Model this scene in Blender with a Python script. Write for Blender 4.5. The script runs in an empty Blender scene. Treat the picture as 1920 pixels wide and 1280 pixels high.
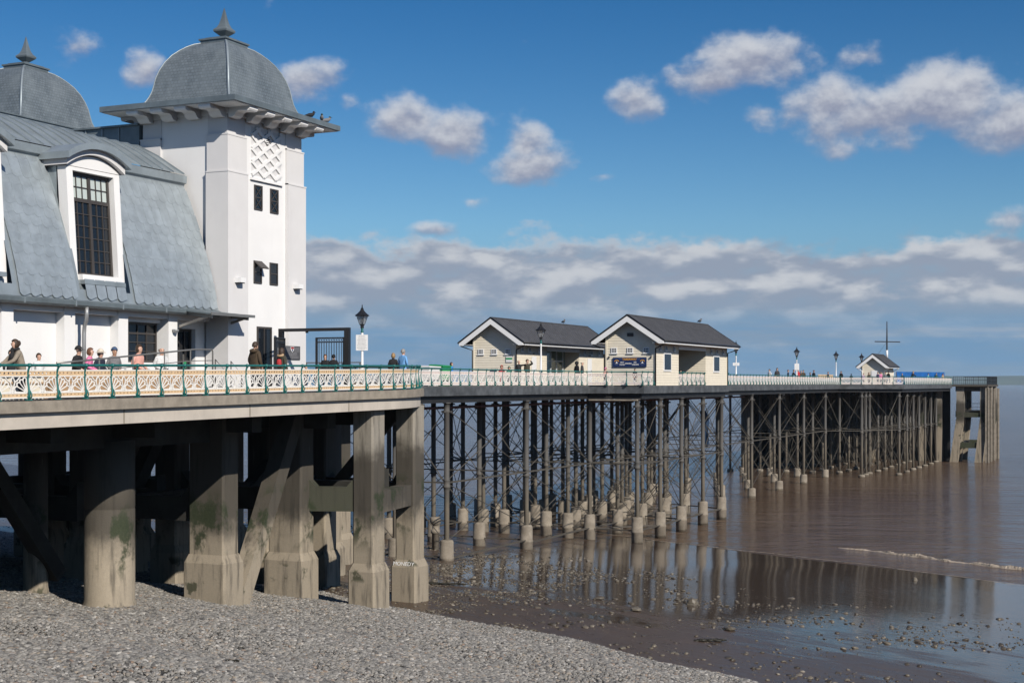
import bpy, bmesh, math, random
from math import sin, cos, pi, radians as R, sqrt, atan2
from mathutils import Vector, Matrix, Euler

# Axes: +y runs out to sea along the pier, +x is the side of the pier nearest the camera, z = 0 is eye level.
scene = bpy.context.scene
COL = scene.collection
rnd = random.Random(7)

# ------------------------------------------------------------------ camera
cd = bpy.data.cameras.new('camera'); cam = bpy.data.objects.new('camera', cd); COL.objects.link(cam)
cam.location = (33.85, -65.9, 0.0)
cam.rotation_euler = (R(90), 0, R(24.35))
cd.sensor_width = 36.0; cd.lens = 36.0 * 2740 / 1920; cd.shift_y = 78 / 1920
cd.clip_start = 0.5; cd.clip_end = 80000
scene.camera = cam
VA = R(24.35)                                   # heading of the view, used to lay the clouds out by bearing

# ------------------------------------------------------------------ sun, sky, exposure
SUN_EL = R(32.5); SX, SY = 1.0, -0.63
sdir = Vector((SX, SY, 0)).normalized() * cos(SUN_EL) + Vector((0, 0, sin(SUN_EL)))
sl = bpy.data.lights.new('sun', 'SUN'); sl.energy = 5.0; sl.angle = R(0.53); sl.color = (1.0, 0.93, 0.83)
so = bpy.data.objects.new('sun', sl); COL.objects.link(so)
so.rotation_euler = sdir.to_track_quat('Z', 'Y').to_euler()
scene.view_settings.view_transform = 'Standard'; scene.view_settings.look = 'None'
scene.view_settings.exposure = 0.0; scene.view_settings.gamma = 1.0
scene.view_settings.use_curve_mapping = False
scene.cycles.max_bounces = 5; scene.cycles.diffuse_bounces = 1; scene.cycles.glossy_bounces = 3; scene.cycles.transparent_max_bounces = 8
scene.cycles.caustics_reflective = False; scene.cycles.caustics_refractive = False
scene.cycles.use_denoising = True


class NT:
    """small helper to write node trees"""
    def __init__(s, tree): s.t = tree; s.n = tree.nodes; s.l = tree.links
    def node(s, typ, **kw):
        n = s.n.new(typ)
        for k, v in kw.items(): setattr(n, k, v)
        return n
    def put(s, sock, v):
        if v is None: return
        if hasattr(v, 'is_output'): s.l.new(v, sock)
        else:
            if isinstance(v, (tuple, list)) and len(v) == 3 and sock.type == 'RGBA': v = (*v, 1)
            sock.default_value = v
    def m(s, op, a, b=None, c=None, clamp=False):
        n = s.node('ShaderNodeMath', operation=op, use_clamp=clamp)
        s.put(n.inputs[0], a); s.put(n.inputs[1], b); s.put(n.inputs[2], c)
        return n.outputs[0]
    def vm(s, op, a, b=None, scale=None):
        n = s.node('ShaderNodeVectorMath', operation=op)
        s.put(n.inputs[0], a); s.put(n.inputs[1], b)
        if scale is not None: s.put(n.inputs['Scale'], scale)
        return n.outputs['Value'] if op in ('DOT_PRODUCT', 'LENGTH') else n.outputs[0]
    def mix(s, f, a, b, blend='MIX'):
        n = s.node('ShaderNodeMix', data_type='RGBA', blend_type=blend)
        s.put(n.inputs[0], f); s.put(n.inputs[6], a); s.put(n.inputs[7], b)
        return n.outputs[2]
    def ss(s, v, a, b, lo=0.0, hi=1.0):
        n = s.node('ShaderNodeMapRange', interpolation_type='SMOOTHSTEP')
        s.put(n.inputs[0], v); s.put(n.inputs[1], a); s.put(n.inputs[2], b); s.put(n.inputs[3], lo); s.put(n.inputs[4], hi)
        return n.outputs[0]
    def lin(s, v, a, b, lo=0.0, hi=1.0):
        n = s.node('ShaderNodeMapRange')
        s.put(n.inputs[0], v); s.put(n.inputs[1], a); s.put(n.inputs[2], b); s.put(n.inputs[3], lo); s.put(n.inputs[4], hi)
        return n.outputs[0]
    def noise(s, vec, scale, detail=3.0, rough=0.5, col=False, dist=0.0):
        n = s.node('ShaderNodeTexNoise')
        s.put(n.inputs['Vector'], vec); n.inputs['Scale'].default_value = scale
        n.inputs['Detail'].default_value = detail; n.inputs['Roughness'].default_value = rough
        n.inputs['Distortion'].default_value = dist
        return n.outputs['Color'] if col else n.outputs['Fac']
    def xyz(s, x, y, z):
        n = s.node('ShaderNodeCombineXYZ'); s.put(n.inputs[0], x); s.put(n.inputs[1], y); s.put(n.inputs[2], z)
        return n.outputs[0]
    def sep(s, v):
        n = s.node('ShaderNodeSeparateXYZ'); s.put(n.inputs[0], v); return n.outputs
    def bump(s, h, strength, dist=0.1, normal=None):
        n = s.node('ShaderNodeBump'); n.inputs['Strength'].default_value = strength; n.inputs['Distance'].default_value = dist
        s.put(n.inputs['Height'], h)
        if normal: s.put(n.inputs['Normal'], normal)
        return n.outputs[0]


def build_world():
    W = bpy.data.worlds.new('World'); scene.world = W; W.use_nodes = True
    W.node_tree.nodes.clear(); T = NT(W.node_tree)
    sky = T.node('ShaderNodeTexSky', sky_type='NISHITA', sun_disc=False)
    sky.sun_elevation = SUN_EL; sky.sun_rotation = atan2(SX, SY)
    sky.air_density = 1.0; sky.dust_density = 0.15; sky.ozone_density = 2.2; sky.altitude = 10
    tc = T.node('ShaderNodeTexCoord').outputs['Generated']
    d = T.vm('NORMALIZE', tc)
    dx = T.vm('DOT_PRODUCT', d, (cos(VA), sin(VA), 0)); dy = T.vm('DOT_PRODUCT', d, (-sin(VA), cos(VA), 0))
    dz = T.sep(d)[2]
    az = T.m('ARCTAN2', dx, dy); el = T.m('ARCSINE', dz)
    # blue of the air: deepen and saturate the physical sky a little, as through the polariser used for the photo
    hs = T.node('ShaderNodeHueSaturation'); hs.inputs['Saturation'].default_value = 1.18; hs.inputs['Hue'].default_value = 0.497
    T.put(hs.inputs['Color'], sky.outputs[0])
    air = T.mix(1.0, hs.outputs[0], (0.58, 0.78, 0.96), 'MULTIPLY')
    air = T.mix(T.ss(el, 0.06, 0.30), air, T.mix(1.0, air, (0.36, 0.68, 0.82), 'MULTIPLY'))
    # cumulus: blobs by bearing and height, broken up by noise
    K = 2740.0
    n1 = T.noise(T.xyz(T.m('MULTIPLY', az, 26), T.m('MULTIPLY', el, 34), 0.0), 1.0, 7, 0.56)
    n1b = T.noise(T.xyz(T.m('MULTIPLY', az, 26), T.m('ADD', T.m('MULTIPLY', el, 34), 0.22), 0.0), 1.0, 7, 0.56)
    n2 = T.noise(T.xyz(T.m('MULTIPLY', az, 7), T.m('MULTIPLY', el, 10), 4.0), 1.0, 3, 0.5)
    blobs = [(770, 228, 85, 52, 1.0), (850, 250, 95, 55, 1.0), (985, 275, 50, 58, 1.0), (992, 310, 90, 46, 1.0), (1188, 188, 72, 50, .82), (1330, 150, 85, 40, .95),
             (1415, 118, 120, 62, 1.0), (1560, 195, 120, 52, .95), (1650, 215, 150, 70, 1.0), (1780, 185, 170, 80, 1.0), (1890, 225, 120, 70, 1.0), (1620, 105, 60, 34, .62), (1430, 212, 50, 34, .7), (1580, 275, 60, 32, .55),
             (570, 148, 95, 46, .85), (275, 132, 50, 42, .7), (140, 90, 62, 44, .62), (1895, 408, 50, 26, .6),
             (822, 430, 66, 20, .66), (885, 377, 56, 18, .52), (1130, 330, 46, 16, .56), (650, 185, 30, 26, .5), (2060, 130, 120, 60, .9), (-150, 160, 120, 60, .9)]
    tot = None; num = None; den = None
    for (px, py, a, b, s) in blobs:
        p0 = math.atan((px - 960) / K); e0 = math.atan((718 - py) / K * cos(p0)); 
        qx = T.m('MULTIPLY', T.m('SUBTRACT', az, p0), K / a * 1.10); qy = T.m('MULTIPLY', T.m('SUBTRACT', el, e0), K / b * 1.10)
        r = T.m('SQRT', T.m('ADD', T.m('MULTIPLY', qx, qx), T.m('MULTIPLY', qy, qy)))
        v = T.m('MULTIPLY', T.m('SUBTRACT', 1.0, T.m('MULTIPLY', r, .62), clamp=True), s)
        v3 = T.m('MULTIPLY', T.m('MULTIPLY', v, v), v); vq = T.m('MULTIPLY', v3, qy)
        num = vq if num is None else T.m('ADD', num, vq); den = v3 if den is None else T.m('ADD', den, v3)
        tot = v if tot is None else T.m('SMOOTH_MAX', tot, v, 0.12)
    # more of the same scattered clouds round the rest of the sky
    aside = T.ss(T.m('ABSOLUTE', az), 0.42, 0.6); above = T.ss(el, 0.30, 0.40)
    wide = T.m('MULTIPLY', T.m('MAXIMUM', aside, above), T.ss(n2, 0.46, 0.70, 0.0, 0.85))
    wide = T.m('MULTIPLY', wide, T.ss(el, 0.10, 0.16))
    tot = T.m('MAXIMUM', tot, wide)
    def dens(nn): return T.m('ADD', tot, T.m('MULTIPLY', T.m('SUBTRACT', nn, 0.5), 1.25))
    dA = dens(n1); dB = dens(n1b)
    cum = T.ss(dA, 0.28, 0.60)
    hgt = T.m('DIVIDE', num, T.m('ADD', den, 0.004))
    lit = T.ss(T.m('ADD', T.m('MULTIPLY', T.m('SUBTRACT', dA, dB), 1.6), T.m('MULTIPLY', hgt, 0.42)), -0.38, 0.42)
    body = T.ss(dA, 0.32, 0.85)
    # cloud bank along the horizon, the same all the way round
    nb = T.noise(T.xyz(T.m('MULTIPLY', az, 21), T.m('MULTIPLY', el, 50), 9.0), 1.0, 7, 0.52)
    nbB = T.noise(T.xyz(T.m('MULTIPLY', az, 21), T.m('ADD', T.m('MULTIPLY', el, 50), 0.50), 9.0), 1.0, 4, 0.45)
    topn = T.noise(T.xyz(T.m('MULTIPLY', az, 24), T.m('MULTIPLY', el, 40), 2.0), 1.0, 8, 0.58)
    topn2 = T.noise(T.xyz(T.m('MULTIPLY', az, 3.0), T.m('MULTIPLY', el, 5), 6.0), 1.0, 2, 0.5)
    edge = T.m('SUBTRACT', T.m('ADD', T.m('ADD', 0.0965, T.m('MULTIPLY', T.m('SUBTRACT', topn, 0.5), 0.055)), T.m('MULTIPLY', T.m('SUBTRACT', topn2, 0.5), 0.03)), el)
    bank = T.ss(edge, -0.004, 0.008)
    low = T.noise(T.xyz(T.m('MULTIPLY', az, 9), T.m('MULTIPLY', el, 80), 3.0), 1.0, 7, 0.60)
    lowm = T.ss(el, 0.030, 0.060)
    thick = T.m('ADD', T.m('MULTIPLY', lowm, T.ss(nb, 0.25, 0.48, 0.62, 1.0)), T.m('MULTIPLY', T.m('SUBTRACT', 1.0, lowm), T.ss(low, 0.38, 0.66, 0.10, 0.85)))
    bank = T.m('MULTIPLY', bank, thick)
    blit = T.m('MULTIPLY', T.ss(T.m('SUBTRACT', nb, nbB), -0.10, 0.20), T.ss(el, 0.030, 0.065, 0.35, 1.0))
    rim = T.m('MULTIPLY', T.ss(edge, 0.013, 0.002), T.ss(topn2, 0.42, 0.58))
    blit = T.m('MAXIMUM', T.m('MULTIPLY', blit, T.ss(nb, 0.33, 0.56)), T.m('MULTIPLY', rim, 0.8))
    grey = (3.3, 3.9, 5.0); white = (6.9, 7.1, 7.6)
    ccol = T.mix(lit, (3.1, 3.4, 4.6), white)
    bcol = T.mix(blit, T.mix(T.ss(el, 0.0, 0.075), (2.3, 3.6, 5.1), grey), (6.4, 6.7, 7.2))
    horizon_air = T.mix(T.ss(el, 0.115, 0.03), air, (1.75, 3.5, 5.7))
    sk = T.mix(bank, horizon_air, bcol)
    sk = T.mix(T.m('MULTIPLY', cum, T.lin(body, 0, 1, 0.45, 0.95)), sk, ccol)
    W.cycles.sampling_method = 'MANUAL'; W.cycles.sample_map_resolution = 512
    bg = T.node('ShaderNodeBackground'); T.put(bg.inputs[0], sk); bg.inputs[1].default_value = 0.088
    o = T.node('ShaderNodeOutputWorld'); T.l.new(bg.outputs[0], o.inputs[0])
build_world()

# ------------------------------------------------------------------ mesh and object helpers
class MB:
    def __init__(s): s.v = []; s.f = []; s.mi = []; s.sm = []; s.m = 0; s.smooth = False
    def face(s, idx): s.f.append(tuple(idx)); s.mi.append(s.m); s.sm.append(s.smooth)
    def add(s, vs, fs):
        b = len(s.v); s.v += [tuple(p) for p in vs]
        for f in fs: s.face([b + i for i in f])
    def box(s, x0, x1, y0, y1, z0, z1):
        s.add([(x0, y0, z0), (x1, y0, z0), (x1, y1, z0), (x0, y1, z0), (x0, y0, z1), (x1, y0, z1), (x1, y1, z1), (x0, y1, z1)],
              [(0, 3, 2, 1), (4, 5, 6, 7), (0, 1, 5, 4), (1, 2, 6, 5), (2, 3, 7, 6), (3, 0, 4, 7)])
        return s
    def taper(s, a, b):
        """box from rectangle a=(x0,x1,y0,y1,z) to rectangle b"""
        q = []
        for (x0, x1, y0, y1, z) in (a, b): q += [(x0, y0, z), (x1, y0, z), (x1, y1, z), (x0, y1, z)]
        s.add(q, [(0, 3, 2, 1), (4, 5, 6, 7), (0, 1, 5, 4), (1, 2, 6, 5), (2, 3, 7, 6), (3, 0, 4, 7)]); return s
    def prism(s, poly, z0, z1):
        n = len(poly)
        z0f = z0 if callable(z0) else (lambda p: z0); z1f = z1 if callable(z1) else (lambda p: z1)
        vs = [(p[0], p[1], z0f(p)) for p in poly] + [(p[0], p[1], z1f(p)) for p in poly]
        s.add(vs, [tuple(range(n - 1, -1, -1)), tuple(range(n, 2 * n))] + [(i, (i + 1) % n, n + (i + 1) % n, n + i) for i in range(n)]); return s
    def extr(s, poly, a, b, axis):
        """polygon given in the other two axes, extruded from a to b along axis (0=x with (y,z), 1=y with (x,z))"""
        n = len(poly)
        def P(p, t): return (t, p[0], p[1]) if axis == 0 else (p[0], t, p[1])
        vs = [P(p, a) for p in poly] + [P(p, b) for p in poly]
        s.add(vs, [tuple(range(n - 1, -1, -1)), tuple(range(n, 2 * n))] + [(i, (i + 1) % n, n + (i + 1) % n, n + i) for i in range(n)]); return s
    def tube(s, pts, r, n=8, cap=True, closed=False):
        pts = [Vector(p) for p in pts]; rs = r if isinstance(r, (list, tuple)) else [r] * len(pts)
        b = len(s.v); prev = None; k = len(pts)
        for i, p in enumerate(pts):
            t = (pts[(i + 1) % k] - pts[i - 1]) if closed else (pts[min(i + 1, k - 1)] - pts[max(i - 1, 0)])
            t.normalize()
            if prev is None:
                ref = Vector((0, 0, 1)) if abs(t.z) < .9 else Vector((1, 0, 0)); a = t.cross(ref).normalized()
            else:
                a = (prev - t * prev.dot(t)).normalized()
            prev = a; c = t.cross(a)
            for j in range(n):
                q = 2 * pi * j / n
                s.v.append(tuple(p + (a * cos(q) + c * sin(q)) * rs[i]))
        for i in range(k if closed else k - 1):
            for j in range(n):
                i2 = (i + 1) % k; j2 = (j + 1) % n
                s.face((b + i * n + j, b + i * n + j2, b + i2 * n + j2, b + i2 * n + j))
        if cap and not closed:
            s.face([b + j for j in range(n - 1, -1, -1)]); s.face([b + (k - 1) * n + j for j in range(n)])
        return s
    def lathe(s, prof, n=16, c=(0, 0), square=False):
        """prof: list of (radius, z) about the vertical through c"""
        b = len(s.v)
        for (r, z) in prof:
            for j in range(n):
                q = 2 * pi * (j + (.5 if square else 0)) / n
                s.v.append((c[0] + r * cos(q), c[1] + r * sin(q), z))
        for i in range(len(prof) - 1):
            for j in range(n):
                j2 = (j + 1) % n
                s.face((b + i * n + j, b + i * n + j2, b + (i + 1) * n + j2, b + (i + 1) * n + j))
        s.face([b + j for j in range(n - 1, -1, -1)]); k = b + (len(prof) - 1) * n; s.face([k + j for j in range(n)])
        return s
    def bar(s, p, q, w, h=None, up=(0, 0, 1)):
        """rectangular bar from p to q"""
        p = Vector(p); q = Vector(q); t = (q - p).normalized(); h = h or w
        u = Vector(up)
        if abs(t.dot(u)) > .98: u = Vector((0, 1, 0))
        a = t.cross(u).normalized() * w / 2; c = a.cross(t).normalized() * h / 2
        vs = [p - a - c, p + a - c, p + a + c, p - a + c, q - a - c, q + a - c, q + a + c, q - a + c]
        s.add(vs, [(0, 1, 2, 3), (7, 6, 5, 4), (0, 4, 5, 1), (1, 5, 6, 2), (2, 6, 7, 3), (3, 7, 4, 0)]); return s
    def ribbon(s, pts, w, y0, y1):
        """flat strip in the xz plane following pts, of width w, between y0 and y1"""
        n = len(pts); L = []; Rr = []
        for i, p in enumerate(pts):
            a = pts[max(i - 1, 0)]; c = pts[min(i + 1, n - 1)]
            tx, tz = c[0] - a[0], c[1] - a[1]; l = math.hypot(tx, tz) or 1; nx, nz = -tz / l * w / 2, tx / l * w / 2
            L.append((p[0] + nx, p[1] + nz)); Rr.append((p[0] - nx, p[1] - nz))
        b = len(s.v)
        for i in range(n):
            s.v += [(L[i][0], y0, L[i][1]), (Rr[i][0], y0, Rr[i][1]), (Rr[i][0], y1, Rr[i][1]), (L[i][0], y1, L[i][1])]
        for i in range(n - 1):
            for j in range(4):
                s.face((b + i * 4 + j, b + i * 4 + (j + 1) % 4, b + i * 4 + 4 + (j + 1) % 4, b + i * 4 + 4 + j))
        s.face((b, b + 1, b + 2, b + 3)); k = b + 4 * (n - 1); s.face((k + 3, k + 2, k + 1, k))
        return s
    def mesh(s, name, mats):
        me = bpy.data.meshes.new(name); me.from_pydata(s.v, [], s.f)
        for m in (mats if isinstance(mats, (list, tuple)) else [mats]): me.materials.append(m)
        me.polygons.foreach_set('material_index', s.mi); me.polygons.foreach_set('use_smooth', s.sm)
        bm = bmesh.new(); bm.from_mesh(me); bmesh.ops.recalc_face_normals(bm, faces=bm.faces); bm.to_mesh(me); bm.free()
        me.update(); return me


def link(name, data, parent=None, loc=(0, 0, 0), rot=(0, 0, 0), scale=(1, 1, 1)):
    o = bpy.data.objects.new(name, data); COL.objects.link(o)
    o.location = loc; o.rotation_euler = rot; o.scale = scale
    if parent: o.parent = parent
    return o
def part(name, mb, mats, parent, **k):
    me = mb.mesh(name, mats) if isinstance(mb, MB) else mb
    return link(name, me, parent, **k)
def tag(o, label, cat, group=None):
    o['label'] = label; o['category'] = cat
    if group: o['group'] = group
    return o
def thing(name, label, cat, group=None, loc=(0, 0, 0), rz=0):
    return tag(link(name, None, None, loc, (0, 0, rz)), label, cat, group)
def setting(name, mb, mats, kind='structure'):
    o = link(name, mb.mesh(name, mats) if isinstance(mb, MB) else mb); o['kind'] = kind; return o

# ------------------------------------------------------------------ materials
def mat(name, col, rough=.6, metal=0.0, var=.12, vs=1.5, bump=0.0, bs=30, objvar=0.0, spec=.5, stretch=None, emis=None, alpha=None, trans=0.0, streak=0.0):
    m = bpy.data.materials.new(name); m.use_nodes = True; T = NT(m.node_tree); p = T.n['Principled BSDF']
    pos = T.node('ShaderNodeNewGeometry').outputs['Position']
    if stretch: pos = T.vm('MULTIPLY', pos, stretch)
    c = tuple(col)
    out = c
    if var:
        n = T.noise(pos, vs, 5, .6)
        out = T.mix(T.ss(n, .25, .75), tuple(x * (1 - var) for x in c), tuple(min(1, x * (1 + var)) for x in c))
    if streak:
        n = T.noise(T.vm('MULTIPLY', pos, (2.6, 2.6, .22)), 1.6, 5, .6)
        out = T.mix(T.ss(n, .52, .80, 0, streak), out, tuple(x * .45 for x in c))
    if objvar:
        r = T.node('ShaderNodeObjectInfo').outputs['Random']
        out = T.mix(1.0, out, T.mix(r, (1 - objvar,) * 3, (1 + objvar,) * 3), 'MULTIPLY')
    T.put(p.inputs['Base Color'], out)
    p.inputs['Roughness'].default_value = rough; p.inputs['Metallic'].default_value = metal
    p.inputs['Specular IOR Level'].default_value = spec
    if trans: p.inputs['Transmission Weight'].default_value = trans
    if emis: p.inputs['Emission Color'].default_value = (*emis[:3], 1); p.inputs['Emission Strength'].default_value = emis[3]
    if bump:
        T.put(p.inputs['Normal'], T.bump(T.noise(pos, bs, 4, .6), bump, .02))
    return m

M = {}
M['white'] = mat('white render', (.80, .795, .79), .75, var=.03, vs=.8, bump=.10, bs=26, streak=.06)
M['offwhite'] = mat('pale grey render', (.665, .655, .655), .75, var=.03, vs=.9, bump=.10, bs=26, streak=.06)
M['trim'] = mat('white gloss paint', (.80, .80, .80), .4, var=.03)
M['railwhite'] = mat('white railing paint', (.80, .775, .73), .45, var=.06, vs=6)
M['tan'] = mat('tan railing paint', (.66, .47, .28), .5, var=.12, vs=7)
M['pinkish'] = mat('faded pink railing paint', (.74, .62, .57), .5, var=.12, vs=7)
M['green'] = mat('dark green railing paint', (.012, .130, .122), .38, var=.25, vs=9)
M['zinc'] = mat('zinc sheet', (.295, .34, .365), .42, .35, var=.16, vs=1.1, bump=.04, bs=6, streak=.25)
M['zinctile'] = mat('zinc shingle', (.375, .425, .455), .40, .40, var=.14, vs=2.2, bump=.05, bs=5, objvar=.05)
M['zincdark'] = mat('weathered zinc', (.17, .205, .222), .45, .35, var=.2, vs=1.4, streak=.3)
M['metal'] = mat('brushed steel', (.30, .29, .27), .4, .6, var=.1)
M['black'] = mat('black iron paint', (.012, .012, .014), .45, var=.1)
M['frame'] = mat('dark brown window frame', (.055, .048, .044), .5, var=.1)
M['cream'] = mat('cream weatherboard', (.76, .695, .57), .6, var=.05, vs=2.5, streak=.08)
M['roofing'] = mat('dark grey roofing sheet', (.075, .075, .080), .6, var=.2, vs=2.0)
M['deckedge'] = mat('weathered blue grey deck edge', (.075, .082, .09), .7, var=.45, vs=1.6, bump=.2, bs=10, streak=.4)
M['girder'] = mat('black girder', (.016, .016, .017), .6, var=.3, vs=2)
M['deck'] = mat('grey deck timber', (.17, .15, .13), .8, var=.2, vs=2)
M['tanwood'] = mat('tan timber boards', (.43, .28, .165), .7, var=.15, vs=3, stretch=(1, .2, 3))
M['asphalt'] = mat('grey paving', (.17, .165, .16), .85, var=.15, vs=2, bump=.2)
M['blue'] = mat('blue sheeting', (.012, .10, .33), .5, var=.25, vs=1.2)
M['signblue'] = mat('navy sign board', (.008, .024, .095), .45, var=.08)
M['gold'] = mat('gold lettering', (.62, .30, .03), .5, var=.05)
M['signwhite'] = mat('white lettering', (.72, .72, .72), .5, var=0)
M['paper'] = mat('white notice', (.74, .74, .74), .6, var=.03)
M['inkgrey'] = mat('grey print', (.28, .28, .30), .7, var=0)
M['red'] = mat('red enamel', (.35, .03, .03), .5, var=.1)
M['binggreen'] = mat('bright green plastic', (.02, .30, .10), .45, var=.1)
M['redpipe'] = mat('red oxide pipe', (.10, .028, .022), .6, var=.4, vs=3)
M['steelgrey'] = mat('grey galvanised', (.35, .36, .37), .45, .4, var=.1)
M['redwood'] = mat('red brown boarding', (.17, .05, .03), .6, var=.2)
M['hill'] = mat('far farmland', (.07, .09, .05), .95, var=.35, vs=.004)
M['seaweed'] = mat('seaweed', (.02, .018, .012), .6, var=.3, vs=20)
M['lampglass'] = mat('lamp glass', (.80, .83, .85), .15, var=0, trans=.0, spec=.6)


def glass_mat(name, base, rough=.04):
    m = bpy.data.materials.new(name); m.use_nodes = True; T = NT(m.node_tree); p = T.n['Principled BSDF']
    p.inputs['Base Color'].default_value = (*base, 1); p.inputs['Roughness'].default_value = rough
    p.inputs['Specular IOR Level'].default_value = .5; p.inputs['IOR'].default_value = 1.45
    pos = T.node('ShaderNodeNewGeometry').outputs['Position']
    T.put(p.inputs['Normal'], T.bump(T.noise(pos, .8, 2, .5), .05, .1))
    return m
M['glass'] = glass_mat('dark window glass', (.012, .016, .022))
M['blindglass'] = glass_mat('window glass with pale blind behind', (.50, .56, .54), .12)
def clear_mat():
    m = bpy.data.materials.new('clear balustrade glass'); m.use_nodes = True; T = NT(m.node_tree)
    T.n.clear()
    tr = T.node('ShaderNodeBsdfTransparent'); tr.inputs[0].default_value = (.80, .90, .92, 1)
    gl = T.node('ShaderNodeBsdfGlossy'); gl.inputs['Roughness'].default_value = .03
    mx = T.node('ShaderNodeMixShader'); mx.inputs[0].default_value = .10
    T.l.new(tr.outputs[0], mx.inputs[1]); T.l.new(gl.outputs[0], mx.inputs[2])
    o = T.node('ShaderNodeOutputMaterial'); T.l.new(mx.outputs[0], o.inputs[0]); return m
M['clear'] = clear_mat()


def dome_mat():
    """small lapped zinc scales, too small to pick apart: pattern in the surface's own unrolled coordinates"""
    m = bpy.data.materials.new('dome zinc scales'); m.use_nodes = True; T = NT(m.node_tree); p = T.n['Principled BSDF']
    uv = T.node('ShaderNodeUVMap').outputs[0]
    br = T.node('ShaderNodeTexBrick'); T.put(br.inputs['Vector'], uv); br.offset = .5
    br.inputs['Color1'].default_value = (.150, .182, .200, 1); br.inputs['Color2'].default_value = (.215, .252, .272, 1); br.inputs['Mortar'].default_value = (.095, .112, .122, 1)
    br.inputs['Scale'].default_value = 1.0; br.inputs['Mortar Size'].default_value = .010; br.inputs['Brick Width'].default_value = .16; br.inputs['Row Height'].default_value = .13
    pos = T.node('ShaderNodeNewGeometry').outputs['Position']
    n = T.noise(T.vm('MULTIPLY', pos, (1, 1, .5)), 1.3, 5, .6)
    c = T.mix(T.ss(n, .3, .75, 0, .55), br.outputs['Color'], (.29, .33, .345))
    T.put(p.inputs['Base Color'], c); p.inputs['Roughness'].default_value = .43; p.inputs['Metallic'].default_value = .35
    T.put(p.inputs['Normal'], T.bump(br.outputs['Fac'], .35, -.01)); return m
M['dome'] = dome_mat()


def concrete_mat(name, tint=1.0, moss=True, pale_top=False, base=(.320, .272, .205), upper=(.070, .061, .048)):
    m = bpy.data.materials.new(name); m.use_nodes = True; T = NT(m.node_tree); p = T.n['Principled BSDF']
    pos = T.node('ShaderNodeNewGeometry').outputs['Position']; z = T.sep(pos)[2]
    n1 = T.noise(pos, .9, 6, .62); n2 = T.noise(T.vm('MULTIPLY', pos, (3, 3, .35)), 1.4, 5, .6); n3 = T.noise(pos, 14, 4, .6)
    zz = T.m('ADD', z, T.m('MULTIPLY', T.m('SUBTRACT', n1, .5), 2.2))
    c = T.mix(T.ss(zz, -5.6, -4.4), tuple(b * tint for b in base), tuple(b * tint for b in upper))  # upper tone: algae stain, darkened further to paint in the platform's shade
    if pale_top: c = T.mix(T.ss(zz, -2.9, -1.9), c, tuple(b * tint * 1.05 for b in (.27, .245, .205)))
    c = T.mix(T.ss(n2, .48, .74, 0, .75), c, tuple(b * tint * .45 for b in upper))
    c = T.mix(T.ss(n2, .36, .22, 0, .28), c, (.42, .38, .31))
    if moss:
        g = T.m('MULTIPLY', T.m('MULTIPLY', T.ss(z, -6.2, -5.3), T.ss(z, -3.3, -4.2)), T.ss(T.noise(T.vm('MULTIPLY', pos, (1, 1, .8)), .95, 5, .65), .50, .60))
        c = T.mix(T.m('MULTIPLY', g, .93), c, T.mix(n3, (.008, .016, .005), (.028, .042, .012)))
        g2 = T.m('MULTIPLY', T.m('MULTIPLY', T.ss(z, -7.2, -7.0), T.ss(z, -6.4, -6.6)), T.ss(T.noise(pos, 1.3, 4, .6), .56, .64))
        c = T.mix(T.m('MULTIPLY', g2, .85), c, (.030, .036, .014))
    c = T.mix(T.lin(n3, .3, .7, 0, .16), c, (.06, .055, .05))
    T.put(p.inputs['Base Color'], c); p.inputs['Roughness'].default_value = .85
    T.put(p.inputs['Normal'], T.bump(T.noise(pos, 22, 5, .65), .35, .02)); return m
M['concrete'] = concrete_mat('stained shade-toned concrete')
M['cylconcrete'] = concrete_mat('stained shade-toned round concrete', 1.05)
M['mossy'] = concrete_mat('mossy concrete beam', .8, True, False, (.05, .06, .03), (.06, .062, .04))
M['paleconcrete'] = concrete_mat('stained shade-toned concrete with pale head', 1.0, True, True)  # head left pale, without the shade toned into the other pillars
M['kerb'] = mat('weathered kerb concrete', (.275, .24, .195), .85, var=.22, vs=2.4, bump=.4, bs=18, streak=.45)
M['beam'] = mat('pale painted concrete beam', (.50, .45, .39), .8, var=.10, vs=1.2, bump=.15, bs=14, streak=.18)
M['shadeconcrete'] = mat('concrete with painted shade', (.030, .029, .025), .9, var=.35, vs=1.2, bump=.3, bs=12, streak=.5)  # shade of the underside painted in as a near-black base colour


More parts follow.
